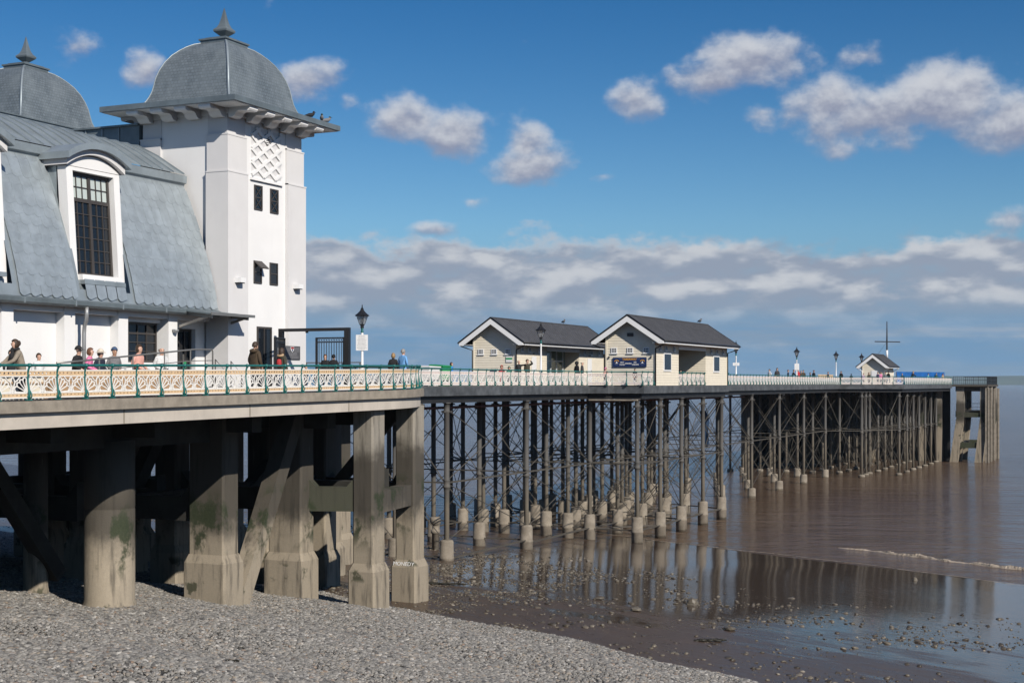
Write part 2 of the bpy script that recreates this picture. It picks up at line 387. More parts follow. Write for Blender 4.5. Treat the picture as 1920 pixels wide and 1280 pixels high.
def column_mat():
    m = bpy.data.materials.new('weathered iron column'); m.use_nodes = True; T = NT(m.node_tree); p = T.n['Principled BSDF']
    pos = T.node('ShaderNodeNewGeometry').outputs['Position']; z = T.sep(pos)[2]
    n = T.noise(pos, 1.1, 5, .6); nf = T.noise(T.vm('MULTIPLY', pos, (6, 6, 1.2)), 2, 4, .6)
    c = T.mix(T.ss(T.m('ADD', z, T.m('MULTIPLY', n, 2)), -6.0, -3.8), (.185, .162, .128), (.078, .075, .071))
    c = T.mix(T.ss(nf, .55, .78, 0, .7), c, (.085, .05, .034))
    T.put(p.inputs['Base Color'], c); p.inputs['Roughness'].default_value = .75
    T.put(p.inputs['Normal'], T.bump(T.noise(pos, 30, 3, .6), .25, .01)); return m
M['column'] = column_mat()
def cap_mat():
    m = bpy.data.materials.new('concrete pile cap'); m.use_nodes = True; T = NT(m.node_tree); p = T.n['Principled BSDF']
    pos = T.node('ShaderNodeNewGeometry').outputs['Position']; z = T.sep(pos)[2]
    n = T.noise(pos, 2.2, 5, .6); nf = T.noise(pos, 12, 4, .6)
    c = T.mix(T.ss(n, .3, .7), (.185, .157, .122), (.275, .238, .19))
    c = T.mix(T.ss(T.m('ADD', z, T.m('MULTIPLY', T.m('SUBTRACT', n, .5), .35)), -9.88, -10.0), c, (.085, .068, .048))
    c = T.mix(T.lin(nf, .45, .75, 0, .35), c, (.12, .10, .08))
    T.put(p.inputs['Base Color'], c); p.inputs['Roughness'].default_value = .85
    T.put(p.inputs['Normal'], T.bump(nf, .5, .03)); return m
M['cap'] = cap_mat()
M['rod'] = mat('weathered tie rod', (.070, .062, .051), .75, var=.35, vs=1.5)

# ------------------------------------------------------------------ the ground, the sea, the far shore
def s_of(x, y): return y + .5 * x
def hash2(x, y): return sin(x * 1.7 + sin(y * .9) * 1.3) * .5 + sin(y * 1.1 - x * .6 + 1.7) * .5
def z_mud(x, y):
    s = s_of(x, y)
    z = -8.36 - .0424 * (s + 16.1)
    return max(z, -60) + .03 * hash2(x * .28, y * .28) * (1 if s < 22 else .3)
def z_shingle(x, y):
    s = s_of(x, y); e = -13.9 + .55 * hash2(x * .16 + 2, y * .16) + .25 * hash2(x * .55, y * .5 + 3)
    d = e - s
    base = z_mud(x, y)
    if d < 0: return base - .25 * min(1, -d)
    z = base + .074 * d + .16 * (1 - math.exp(-d * 1.4)) * .6 + .07 * hash2(x * .5 + 1, y * .45) * min(1, d) + .10 * sin(s * .9 + .6 * hash2(x * .1, y * .1)) * min(1, d * .4)
    return min(z, -3.35)

def grid_sheet(f, x0, x1, nx, y0, y1, ny, keep=None):
    mb = MB(); mb.smooth = True
    for j in range(ny + 1):
        for i in range(nx + 1):
            x = x0 + (x1 - x0) * i / nx; y = y0 + (y1 - y0) * j / ny
            mb.v.append((x, y, f(x, y)))
    for j in range(ny):
        for i in range(nx):
            if keep:
                x = x0 + (x1 - x0) * (i + .5) / nx; y = y0 + (y1 - y0) * (j + .5) / ny
                if not keep(x, y): continue
            a = j * (nx + 1) + i; mb.face((a, a + 1, a + nx + 2, a + nx + 1))
    return mb

def mud_material():
    m = bpy.data.materials.new('wet mud'); m.use_nodes = True; T = NT(m.node_tree); p = T.n['Principled BSDF']
    pos = T.node('ShaderNodeNewGeometry').outputs['Position']; sx = T.sep(pos)
    s = T.m('ADD', sx[1], T.m('MULTIPLY', sx[0], .5)); t = T.m('SUBTRACT', sx[0], T.m('MULTIPLY', sx[1], .5))
    v = T.xyz(T.m('MULTIPLY', s, 1.0), T.m('MULTIPLY', t, .28), 0.0)
    n = T.noise(v, .55, 5, .6, dist=.4); n2 = T.noise(v, 2.2, 4, .6); nf = T.noise(pos, 9, 4, .6)
    # standing film of water: seaward almost everywhere, in patches up the beach
    film = T.ss(T.m('ADD', T.m('MULTIPLY', T.lin(s, -13, 3, 0, 1), .46), n), .62, .80)
    film = T.m('MULTIPLY', film, T.m('MULTIPLY', T.ss(s, -12.4, -9.5), T.ss(T.m('ADD', sx[0], T.m('MULTIPLY', n, 6.0)), 2.0, 5.5, 0.06, 1.0)))
    c = T.mix(T.ss(n2, .3, .7), (.066, .044, .031), (.100, .070, .050))
    c = T.mix(film, c, (.060, .043, .032))
    T.put(p.inputs['Base Color'], c)
    T.put(p.inputs['Roughness'], T.m('ADD', T.m('MULTIPLY', T.m('SUBTRACT', 1.0, film), T.lin(n2, .3, .7, .17, .34)), .075))
    p.inputs['IOR'].default_value = 1.34; p.inputs['Specular IOR Level'].default_value = .35
    h = T.m('ADD', T.m('MULTIPLY', nf, .35), n2)
    rip = T.noise(T.xyz(T.m('MULTIPLY', s, 4.5), T.m('MULTIPLY', t, .8), 0.0), 1.0, 3, .5)
    b1 = T.bump(h, .55, .03)
    b2 = T.bump(rip, .55, .012)
    mx = T.node('ShaderNodeMix', data_type='VECTOR'); T.put(mx.inputs[0], film); T.put(mx.inputs[4], b1); T.put(mx.inputs[5], b2)
    T.put(p.inputs['Normal'], mx.outputs[1]); return m
M['mud'] = mud_material()

def shingle_material():
    m = bpy.data.materials.new('small shingle'); m.use_nodes = True; T = NT(m.node_tree); p = T.n['Principled BSDF']
    pos = T.node('ShaderNodeNewGeometry').outputs['Position']
    vo = T.node('ShaderNodeTexVoronoi'); T.put(vo.inputs['Vector'], pos); vo.inputs['Scale'].default_value = 16
    h = T.m('SUBTRACT', 1.0, vo.outputs['Distance'])
    g = T.sep(vo.outputs['Color'])[0]
    c = T.mix(g, (.06, .057, .053), (.17, .162, .15)); c = T.mix(T.ss(vo.outputs['Distance'], .35, .6), c, (.025, .023, .021))
    T.put(p.inputs['Base Color'], c); p.inputs['Roughness'].default_value = .8
    T.put(p.inputs['Normal'], T.bump(h, 1.0, .04)); return m
M['shingle'] = shingle_material()

def pebble_material(name, wet=False):
    m = bpy.data.materials.new(name); m.use_nodes = True; T = NT(m.node_tree); p = T.n['Principled BSDF']
    r = T.node('ShaderNodeObjectInfo').outputs['Random']
    rp = T.node('ShaderNodeValToRGB'); T.put(rp.inputs[0], r); e = rp.color_ramp.elements
    cols = [(0, (.065, .062, .060)), (.12, (.14, .135, .128)), (.32, (.205, .197, .183)), (.55, (.27, .258, .238)), (.72, (.165, .155, .138)), (.80, (.42, .405, .38)), (.88, (.25, .205, .155)), (.94, (.32, .31, .295)), (.996, (.21, .15, .11))]
    if wet: cols = [(0, (.04, .034, .027)), (.3, (.095, .08, .06)), (.6, (.165, .143, .108)), (.85, (.07, .057, .042)), (1, (.26, .23, .185))]
    e[0].position = 0; e[0].color = (*cols[0][1], 1); e[1].position = cols[-1][0]; e[1].color = (*cols[-1][1], 1)
    for q, c in cols[1:-1]:
        k = e.new(q); k.color = (*c, 1)
    pos = T.node('ShaderNodeTexCoord').outputs['Object']
    n = T.noise(pos, 4, 4, .6)
    T.put(p.inputs['Base Color'], T.mix(1.0, rp.outputs[0], T.mix(n, (.8, .8, .8), (1.18, 1.17, 1.15)), 'MULTIPLY'))
    p.inputs['Roughness'].default_value = .45 if wet else .75; return m
M['pebble'] = pebble_material('pebbles'); M['stone'] = pebble_material('wet stones', True)

def sea_material():
    m = bpy.data.materials.new('silty sea'); m.use_nodes = True; T = NT(m.node_tree); p = T.n['Principled BSDF']
    pos = T.node('ShaderNodeNewGeometry').outputs['Position']; sx = T.sep(pos)
    a = R(12)                                                # wave crests lie roughly across the view
    cu = T.m('ADD', T.m('MULTIPLY', sx[0], cos(a)), T.m('MULTIPLY', sx[1], sin(a)))
    cv = T.m('ADD', T.m('MULTIPLY', sx[0], -sin(a)), T.m('MULTIPLY', sx[1], cos(a)))
    v = T.xyz(T.m('MULTIPLY', cu, .42), cv, 0.0)
    w1 = T.noise(v, .75, 5, .65, dist=.6); w2 = T.noise(v, 2.1, 4, .6); w3 = T.noise(v, .09, 3, .5); w4 = T.noise(v, .30, 3, .55)
    nb = T.noise(T.xyz(T.m('MULTIPLY', cu, .3), cv, 5.0), .035, 4, .55)
    c = T.mix(T.ss(nb, .35, .7), (.098, .064, .043), (.130, .090, .062))
    T.put(p.inputs['Base Color'], c)
    p.inputs['Roughness'].default_value = .12; p.inputs['IOR'].default_value = 1.333; p.inputs['Specular IOR Level'].default_value = .36
    h = T.m('ADD', T.m('ADD', T.m('MULTIPLY', w1, .55), T.m('MULTIPLY', w2, .20)), T.m('ADD', T.m('MULTIPLY', w3, .9), T.m('MULTIPLY', w4, .9)))
    T.put(p.inputs['Normal'], T.bump(h, .9, .55)); return m
M['sea'] = sea_material()
M['foam'] = mat('silty foam', (.34, .285, .225), .8, var=.35, vs=6, bump=.6, bs=14)
M['wavebrown'] = mat('silty wave back', (.10, .068, .048), .25, var=.25, vs=3, bump=.3, bs=6)

mud = setting('mud_flat', grid_sheet(z_mud, -160, 140, 150, -80, 130, 105), M['mud'])
shingle = setting('shingle_beach', grid_sheet(z_shingle, -60, 70, 130, -110, -4, 106, keep=lambda x, y: s_of(x, y) < -10.5), M['shingle'])
sea = MB()
sea.add([(-40000, -12000, -10.1), (40000, -12000, -10.1), (40000, 45000, -10.1), (-40000, 45000, -10.1)], [(0, 1, 2, 3)])
sea = setting('sea', sea, M['sea'])

def gn_scatter(obj, dens, mat_, smin, smax, zs, seed, noise_gate=None, power=1.0):
    ng = bpy.data.node_groups.new('scatter', 'GeometryNodeTree')
    ng.interface.new_socket('Geometry', in_out='INPUT', socket_type='NodeSocketGeometry')
    ng.interface.new_socket('Geometry', in_out='OUTPUT', socket_type='NodeSocketGeometry')
    T = NT(ng); gi = T.node('NodeGroupInput'); go = T.node('NodeGroupOutput')
    dp = T.node('GeometryNodeDistributePointsOnFaces'); T.l.new(gi.outputs[0], dp.inputs['Mesh']); dp.inputs['Seed'].default_value = seed
    if noise_gate:
        sc, lo, hi = noise_gate
        nz = T.node('ShaderNodeTexNoise'); nz.inputs['Scale'].default_value = sc; nz.inputs['Detail'].default_value = 3
        mr = T.node('ShaderNodeMapRange'); T.l.new(nz.outputs[0], mr.inputs[0]); mr.inputs[1].default_value = lo; mr.inputs[2].default_value = hi; mr.inputs[3].default_value = 0; mr.inputs[4].default_value = dens
        T.l.new(mr.outputs[0], dp.inputs['Density'])
    else: dp.inputs['Density'].default_value = dens
    gi2 = T.node('GeometryNodeGeometryToInstance')
    for k in range(5):
        ic = T.node('GeometryNodeMeshIcoSphere'); ic.inputs['Radius'].default_value = .5; ic.inputs['Subdivisions'].default_value = 2
        nz = T.node('ShaderNodeTexNoise'); nz.noise_dimensions = '4D'; nz.inputs['W'].default_value = k * 7.3 + seed; nz.inputs['Scale'].default_value = 1.6; nz.inputs['Detail'].default_value = 1
        vs = T.node('ShaderNodeVectorMath', operation='SUBTRACT'); T.l.new(nz.outputs['Color'], vs.inputs[0]); vs.inputs[1].default_value = (.5, .5, .5)
        vm = T.node('ShaderNodeVectorMath', operation='SCALE'); T.l.new(vs.outputs[0], vm.inputs[0]); vm.inputs['Scale'].default_value = .75
        sp = T.node('GeometryNodeSetPosition'); T.l.new(ic.outputs[0], sp.inputs['Geometry']); T.l.new(vm.outputs[0], sp.inputs['Offset'])
        ss = T.node('GeometryNodeSetShadeSmooth'); T.l.new(sp.outputs[0], ss.inputs['Geometry'])
        sm = T.node('GeometryNodeSetMaterial'); T.l.new(ss.outputs[0], sm.inputs['Geometry']); sm.inputs['Material'].default_value = mat_
        T.l.new(sm.outputs[0], gi2.inputs[0])
    ip = T.node('GeometryNodeInstanceOnPoints'); T.l.new(dp.outputs['Points'], ip.inputs['Points']); T.l.new(gi2.outputs[0], ip.inputs['Instance'])
    ip.inputs['Pick Instance'].default_value = True
    ri = T.node('FunctionNodeRandomValue', data_type='INT'); ri.inputs[4].default_value = 0; ri.inputs[5].default_value = 4; T.l.new(ri.outputs[2], ip.inputs['Instance Index'])
    rr = T.node('FunctionNodeRandomValue', data_type='FLOAT_VECTOR'); rr.inputs[0].default_value = (-.35, -.35, 0); rr.inputs[1].default_value = (.35, .35, 6.28)
    T.l.new(rr.outputs[0], ip.inputs['Rotation'])
    r1 = T.node('FunctionNodeRandomValue', data_type='FLOAT'); r1.inputs[2].default_value = 0; r1.inputs[3].default_value = 1; r1.inputs['Seed'].default_value = 5
    pw = T.m('POWER', r1.outputs[1], power); rs = T.m('ADD', T.m('MULTIPLY', pw, smax - smin), smin)
    bn = T.node('ShaderNodeTexNoise'); bn.inputs['Scale'].default_value = .42; bn.inputs['Detail'].default_value = 2
    rs = T.m('MULTIPLY', rs, T.lin(bn.outputs[0], .3, .7, .72, 1.38))
    rv = T.node('FunctionNodeRandomValue', data_type='FLOAT_VECTOR'); rv.inputs[0].default_value = (.75, .75, zs * .8); rv.inputs[1].default_value = (1.35, 1.0, zs * 1.25); rv.inputs['Seed'].default_value = 9
    sc = T.node('ShaderNodeVectorMath', operation='SCALE'); T.l.new(rv.outputs[0], sc.inputs[0]); T.l.new(rs, sc.inputs['Scale'])
    T.l.new(sc.outputs[0], ip.inputs['Scale'])
    T.l.new(ip.outputs[0], go.inputs[0])
    md = obj.modifiers.new('scatter', 'NODES'); md.node_group = ng

def in_view(x, y, z, margin=90):
    dx, dy = x - 33.85, y + 65.9
    X = dx * cos(VA) + dy * sin(VA); Y = -dx * sin(VA) + dy * cos(VA)
    if Y < 10: return False
    px = 960 + 2740 * X / Y; py = 718 - 2740 * z / Y
    return -margin - 260 < px < 1920 + margin + 200 and py < 1280 + margin
peb = grid_sheet(lambda x, y: z_shingle(x, y) + .012, -30, 50, 160, -60, -6, 108,
                 keep=lambda x, y: s_of(x, y) < -12.2 and in_view(x, y, z_shingle(x, y)) and z_shingle(x, y) > z_mud(x, y) + .004)
pebbles = setting('pebbles', peb, M['pebble'], 'stuff')
gn_scatter(pebbles, 215, M['pebble'], .055, .15, .62, 3, None, 1.9)
st = grid_sheet(lambda x, y: z_mud(x, y) + .004, -40, 60, 100, -40, 24, 64,
                keep=lambda x, y: -14.2 < s_of(x, y) < 9 + 3 * hash2(x * .2, y * .2) and in_view(x, y, -9))
stones = setting('mud_stones', st, M['stone'], 'stuff')
gn_scatter(stones, 34, M['stone'], .03, .24, .45, 11, (.33, .48, .72), 4.6)
st2 = grid_sheet(lambda x, y: z_mud(x, y) + .004, -14, 14, 56, -24, 8, 64,
                 keep=lambda x, y: -16.5 < s_of(x, y) < 5.5 and x < 9.5 and in_view(x, y, -9))
stones2 = setting('gravel_patches', st2, M['stone'], 'stuff')
gn_scatter(stones2, 75, M['stone'], .035, .15, .45, 21, (.5, .47, .66), 2.8)

# individual bigger stones and weed lying on the mud
def rock_mesh(k):
    bm = bmesh.new(); bmesh.ops.create_icosphere(bm, subdivisions=2, radius=.5); r = random.Random(k)
    o = [r.uniform(0, 9) for _ in range(3)]
    for v in bm.verts:
        c = v.co; f = 1 + .22 * sin(c.x * 6 + o[0]) * cos(c.y * 5 + o[1]) + .16 * sin(c.z * 8 + o[2]); v.co = Vector((c.x * f, c.y * f * .8, c.z * f * .55))
    me = bpy.data.meshes.new('rock'); bm.to_mesh(me); bm.free(); me.materials.append(M['stone']); return me
rock_meshes = [rock_mesh(k) for k in range(4)]
ROCKS = [(16.0, -8.7, .62, 'largest pale stone on the wet mud right of centre, below the dark reflection'), (12.3, -9.5, .42, 'blocky grey stone on wet mud, second largest there'),
         (14.9, -12.4, .40, 'rounded pale stone on the mud nearest the shingle edge'), (8.6, -7.2, .36, 'flat pale stone on mud left of the blocky grey one'), (22.0, 9.5, .34, 'lone dark stone at the edge of the water'),
         (19.4, -15.1, .40, 'low brown stone on the mud at lower right')]
for i, (x, y, sz, lb) in enumerate(ROCKS):
    tag(link('rock', rock_meshes[i % 4], None, (x, y, z_mud(x, y) + sz * .10), (0, 0, i * 1.3), (sz, sz, sz)), lb, 'stone', 'larger stones on the mud')
for i, (x, y, L, rz, lb) in enumerate([(4.4, -9.5, 2.2, .25, 'long dark strand of seaweed lying on the mud among pale stones'), (19.6, -18.2, .7, .5, 'small clump of dark seaweed on bare mud at lower right')]):
    mb = MB(); mb.smooth = True; r = random.Random(40 + i)
    for k in range(9):
        a = r.uniform(-L / 2, L / 2); pts = []
        for q in range(7): pts.append((a + (q / 6 - .5) * L * .7, r.uniform(-.07, .07) + sin(q + k) * .07, .02 + r.uniform(0, .05)))
        mb.tube(pts, [.012, .03, .04, .045, .04, .03, .01], 5)
    o = link('seaweed', mb.mesh('seaweed', M['seaweed']), None, (x, y, z_mud(x, y)), (0, 0, rz)); tag(o, lb, 'seaweed', 'seaweed on the mud')

wb = MB(); wb.smooth = True; r = random.Random(5)
for k in range(8):
    a = r.uniform(0, 6.3); wb.tube([(r.uniform(-.1, .1) + q * .07 * cos(a), r.uniform(-.05, .05) + q * .07 * sin(a), .05 + .02 * sin(q * 2 + k)) for q in range(5)], [.01, .02, .025, .02, .008], 5)
weed_me = wb.mesh('seaweed', M['seaweed'])
for i, (x, y, sc_, lb) in enumerate(((14.3, -38.2, .7, 'scrap of dark seaweed on the shingle at bottom left'), (19.1, -40.2, .5, 'small scrap of dark seaweed near the bottom edge of the shingle'), (12.4, -35.1, .45, 'tiny dark weed scrap on the shingle below the round pillar'), (17.2, -35.4, .45, 'tiny dark weed scrap on the shingle below the square pillars'), (22.4, -35.6, .4, 'tiny dark weed scrap on the shingle towards the mud'))):
    tag(link('seaweed', weed_me, None, (x, y, z_shingle(x, y) + .03), (0, 0, i * 1.7), (sc_, sc_ * .6, sc_)), lb, 'seaweed', 'seaweed scraps on the shingle')

# breaking wave and the lip of water on the mud
def wave_strip(p0, p1, n, h, wdt, seed, m_):
    mb = MB(); mb.smooth = True; r = random.Random(seed); prof = [(-1, 0), (-.55, .35), (-.15, 1.0), (.12, .92), (.3, .45), (.42, .12), (.8, .05), (1.2, 0)]
    d = Vector((p1[0] - p0[0], p1[1] - p0[1], 0)); L = d.length; d.normalize(); nrm = Vector((d.y, -d.x, 0))
    ph = [r.uniform(0, 6) for _ in range(4)]
    for i in range(n + 1):
        t = i / n; e = min(1, t * 6, (1 - t) * 10) ** .7
        k = e * (.62 + .22 * sin(t * 23 + ph[0]) + .18 * sin(t * 61 + ph[1]) + .12 * sin(t * 131 + ph[2]))
        c = Vector((p0[0], p0[1], -10.1)) + d * L * t + nrm * (.25 * sin(t * 9 + ph[3]) + .1 * sin(t * 37))
        for j, (a, b) in enumerate(prof):
            q = c + nrm * a * wdt * (1 + .2 * sin(t * 80 + j)); mb.v.append((q.x + r.uniform(-.03, .03), q.y + r.uniform(-.03, .03), -10.1 + b * h * max(k, .05) * (r.uniform(.75, 1.2) if j > 1 else 1) - .012))
    m = len(prof)
    for i in range(n):
        for j in range(m - 1):
            mb.m = 0 if j < 2 else 1
            mb.face((i * m + j, i * m + j + 1, i * m + m + j + 1, i * m + m + j))
    return mb
w1 = link('breaking_wave', wave_strip((14.9, 24.2), (34, 13.6), 700, .17, .36, 3, None).mesh('breaking_wave', [M['wavebrown'], M['foam']]), sea)
w2 = link('foam_line', wave_strip((-3, 27.1), (30, 9.9), 500, .012, .05, 5, None).mesh('foam_line', [M['foam'], M['foam']]), sea)
w2.location.z = .03

# far shore: a low ridge beyond the water
fs = MB(); fs.smooth = True
N = 120
for j, (dist, k) in enumerate(((8600, 0), (9000, 1), (10200, .0))):
    for i in range(N + 1):
        a = R(6.5 + 34 * i / N); t = i / N
        hgt = (26 + 14 * sin(t * 5.1 + .5) + 7 * sin(t * 17 + 2) + 3 * sin(t * 53)) * min(1, t * 5 + .12) * (1 if t < .9 else (1 - t) * 10)
        X = sin(a) * dist; Y = cos(a) * dist
        fs.v.append((33.85 + X * cos(VA) - Y * sin(VA), -65.9 + X * sin(VA) + Y * cos(VA), -10.4 if k == 0 else -10 + 9 + hgt))
for j in range(2):
    for i in range(N): fs.face((j * (N + 1) + i, j * (N + 1) + i + 1, (j + 1) * (N + 1) + i + 1, (j + 1) * (N + 1) + i))
setting('far_shore_hills', fs, M['hill'])

# ------------------------------------------------------------------ the concrete platform that carries the pavilion
def zd(y): return max(-.62, min(-.15, -.44 + .0098 * (y + 39)))       # walking level, rising gently to the pier
ARC_C = (-3.8, -20.2); ARC_R = 12.0
def edge_pts(inset=0.0, n=26, y_start=-64, end_y=-3.0):
    """right-hand edge of the platform from the shore round the curve to the pier"""
    r = ARC_R - inset; pts = [(8.2 - inset, y_start)]
    y = y_start + 2
    while y < ARC_C[1] - .5: pts.append((8.2 - inset, y)); y += 2
    a1 = math.asin(min(1, (0 + .1 - inset * .3 - ARC_C[0]) / r)); a_end = pi / 2 - a1
    for i in range(n + 1):
        a = a_end * i / n; pts.append((ARC_C[0] + r * cos(a), ARC_C[1] + r * sin(a)))
    pts.append((pts[-1][0], end_y)); return pts

plat = thing('concrete_platform', 'grey concrete platform on heavy pillars carrying the white pavilion', 'platform')
e0 = edge_pts(0.0)
poly = e0 + [(-10, -3.0), (-10, -8), (-18, -14), (-18, -64)]
part('slab', MB().prism(poly, lambda p: zd(p[1]) - .30, lambda p: zd(p[1]) - .015), [M['kerb']], plat)
part('paving', MB().prism(edge_pts(.30) + [(-9.7, -3.2), (-9.7, -8), (-17.7, -14), (-17.7, -64)], lambda p: zd(p[1]) - .013, lambda p: zd(p[1])), [M['asphalt']], plat)
ein = edge_pts(.14)
mb = MB(); th = .42
inn = edge_pts(.14 + th)
for i in range(len(ein) - 1):
    a, b, c, d_ = ein[i], ein[i + 1], inn[i + 1], inn[i]
    q = [a, b, c, d_]
    mb.add([(p[0], p[1], zd(p[1]) - .70) for p in q] + [(p[0], p[1], zd(p[1]) - .301) for p in q], [(0, 3, 2, 1), (0, 1, 5, 4), (2, 3, 7, 6)])
part('edge_beam', mb, [M['beam']], plat)
# joints in the edge beam
for y in (-34.3, -28.4, -22.5):
    part('beam_joint', MB().box(8.056, 8.066, y - .03, y + .03, zd(y) - .69, zd(y) - .31), [M['kerb']], plat)

def zg(x, y): return max(z_mud(x, y), z_shingle(x, y))
def pillar(x, y, wx, wy, top, plinth=True, mat_='concrete', ph=1.65, lean=None):
    """chamfered pillar with a wider plinth as its sub-part"""
    g = zg(x, y) - .6; zp = g + .6 + ph; c = .07
    def ring(hx, hy): return [(x - hx + c, y - hy), (x + hx - c, y - hy), (x + hx, y - hy + c), (x + hx, y + hy - c), (x + hx - c, y + hy), (x - hx + c, y + hy), (x - hx, y + hy - c), (x - hx, y - hy + c)]
    mb = MB(); mb.prism(ring(wx / 2, wy / 2), g, top)
    o = part('pillar', mb, [M[mat_]], plat)
    if plinth:
        k = MB(); a = ring(wx / 2 + .13, wy / 2 + .13); b = ring(wx / 2 + .02, wy / 2 + .02)
        vs = [(p[0], p[1], g) for p in a] + [(p[0], p[1], zp - .28) for p in a] + [(p[0], p[1], zp) for p in b]
        fs_ = [tuple(range(16, 24))] + [(i, (i + 1) % 8, 8 + (i + 1) % 8, 8 + i) for i in range(8)] + [(8 + i, 8 + (i + 1) % 8, 16 + (i + 1) % 8, 16 + i) for i in range(8)]
        k.add(vs, fs_); part('plinth', k, [M[mat_]], o)
    return o
PA = (7.35, -19.9); PB = (6.55, -15.3); PC = (4.69, -20.9); PD = (4.69, -25.6)
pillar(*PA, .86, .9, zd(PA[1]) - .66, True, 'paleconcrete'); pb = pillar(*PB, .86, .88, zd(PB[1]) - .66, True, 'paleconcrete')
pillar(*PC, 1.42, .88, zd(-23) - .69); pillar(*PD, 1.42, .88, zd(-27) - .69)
# round pillars
def round_pillar(x, y, r, top):
    mb = MB(); mb.smooth = True; g = zg(x, y)
    mb.lathe([(r * 1.05, g - .6), (r * 1.06, g + .10), (r * 1.0, g + .22), (r, g + 2.95), (r * .985, g + 2.97), (r * .985, g + 3.0), (r, g + 3.02), (r, top)], 36, (x, y))
    part('round_pillar', mb, [M['cylconcrete']], plat)
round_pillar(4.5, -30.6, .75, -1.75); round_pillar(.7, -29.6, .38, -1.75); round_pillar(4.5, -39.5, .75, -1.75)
# pillars deeper under the platform
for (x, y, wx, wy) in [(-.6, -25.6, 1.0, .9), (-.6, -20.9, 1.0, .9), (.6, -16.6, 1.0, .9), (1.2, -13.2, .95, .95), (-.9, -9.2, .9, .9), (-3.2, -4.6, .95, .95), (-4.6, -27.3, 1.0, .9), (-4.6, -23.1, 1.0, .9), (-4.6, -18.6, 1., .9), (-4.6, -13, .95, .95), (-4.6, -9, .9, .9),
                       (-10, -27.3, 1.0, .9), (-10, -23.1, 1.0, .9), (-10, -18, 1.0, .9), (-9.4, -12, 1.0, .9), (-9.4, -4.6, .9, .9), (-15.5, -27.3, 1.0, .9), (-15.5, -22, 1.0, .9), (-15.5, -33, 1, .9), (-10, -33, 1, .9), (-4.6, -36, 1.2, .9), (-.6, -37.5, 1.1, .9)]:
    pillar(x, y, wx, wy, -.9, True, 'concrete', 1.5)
# beams between the pillars, with haunched ends
def hbeam(p, q, z0, z1, th=.5, m_='shadeconcrete', haunch=.0, name='tie_beam'):
    p = Vector((*p, 0)); q = Vector((*q, 0)); d = (q - p); L = d.length; d.normalize(); n = Vector((d.y, -d.x, 0)) * th / 2
    prof = [(0, z0), (L, z0), (L, z1 + haunch), (L - haunch * .9 if haunch else L, z1), (haunch * .9, z1), (0, z1 + haunch)] if haunch else [(0, z0), (L, z0), (L, z1), (0, z1)]
    mb = MB(); k = len(prof); vs = []
    for s_ in (1, -1):
        for (a, z) in prof:
            c = p + d * a + n * s_; vs.append((c.x, c.y, z))
    mb.add(vs, [tuple(range(k)), tuple(range(2 * k - 1, k - 1, -1))] + [(i, i + k, (i + 1) % k + k, (i + 1) % k) for i in range(k)])
    part(name, mb, [M[m_]], plat)
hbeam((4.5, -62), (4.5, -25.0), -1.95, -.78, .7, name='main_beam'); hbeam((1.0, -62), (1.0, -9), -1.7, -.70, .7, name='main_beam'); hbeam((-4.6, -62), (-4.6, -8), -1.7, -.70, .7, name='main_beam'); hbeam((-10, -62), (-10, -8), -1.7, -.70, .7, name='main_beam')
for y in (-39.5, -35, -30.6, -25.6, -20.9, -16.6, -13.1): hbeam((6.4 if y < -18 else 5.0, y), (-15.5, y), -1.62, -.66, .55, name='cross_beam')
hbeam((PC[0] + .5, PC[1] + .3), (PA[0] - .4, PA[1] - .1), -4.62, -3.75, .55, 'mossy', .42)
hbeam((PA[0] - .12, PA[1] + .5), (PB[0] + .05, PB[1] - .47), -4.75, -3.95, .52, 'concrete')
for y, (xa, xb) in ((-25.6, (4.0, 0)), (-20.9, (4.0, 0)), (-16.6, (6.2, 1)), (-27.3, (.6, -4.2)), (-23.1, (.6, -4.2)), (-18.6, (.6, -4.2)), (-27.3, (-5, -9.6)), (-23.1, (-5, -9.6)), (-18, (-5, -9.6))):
    hbeam((xa, y), (xb, y), -4.6, -3.8, .5, 'shadeconcrete', .5)
for x in (1.0, -4.6, -10): hbeam((x, -26.8), (x, -13.4), -4.55, -3.85, .5, 'shadeconcrete')
hbeam((1.2, -13.2), (-3.2, -4.6), -4.5, -3.9, .5, 'shadeconcrete'); hbeam((6.2, -15.3), (1.4, -13.2), -4.6, -3.9, .5, 'shadeconcrete', .4)
# raking struts
def strut(p, q, w_, m_='concrete'):
    part('raking_strut', MB().bar(p, q, w_, w_ * 1.05, up=(1, 0, 0)), [M[m_]], plat)
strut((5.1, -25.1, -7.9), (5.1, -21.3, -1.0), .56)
strut((-.6, -25.2, -6.6), (-.6, -21.3, -1.2), .5, 'shadeconcrete'); strut((-4.6, -22.9, -7), (-4.6, -18.9, -1.2), .5, 'shadeconcrete'); strut((1.1, -18.4, -4.2), (1.2, -13.6, -1.1), .5, 'shadeconcrete'); strut((-4.6, -27, -6.6), (-4.6, -31, -1.2), .5, 'shadeconcrete'); strut((-10, -27, -6.6), (-10, -31.5, -1.2), .5, 'shadeconcrete'); strut((1., -29, -6.2), (1., -33, -1.2), .5, 'shadeconcrete')
strut((2.6, -14.0, -4.0), (5.9, -15.2, -1.1), .45, 'shadeconcrete')

def text_mesh(txt, size, m_, parent, loc, rot, name='lettering', extrude=.004, align='CENTER', sx=1.0, bold=0.0):
    cu = bpy.data.curves.new(name, 'FONT'); cu.body = txt; cu.size = size; cu.align_x = align; cu.align_y = 'CENTER'; cu.extrude = extrude; cu.offset = bold; cu.resolution_u = 3
    cu.materials.append(m_)
    o = link(name, cu, parent, loc, rot, (sx, 1, 1)); return o
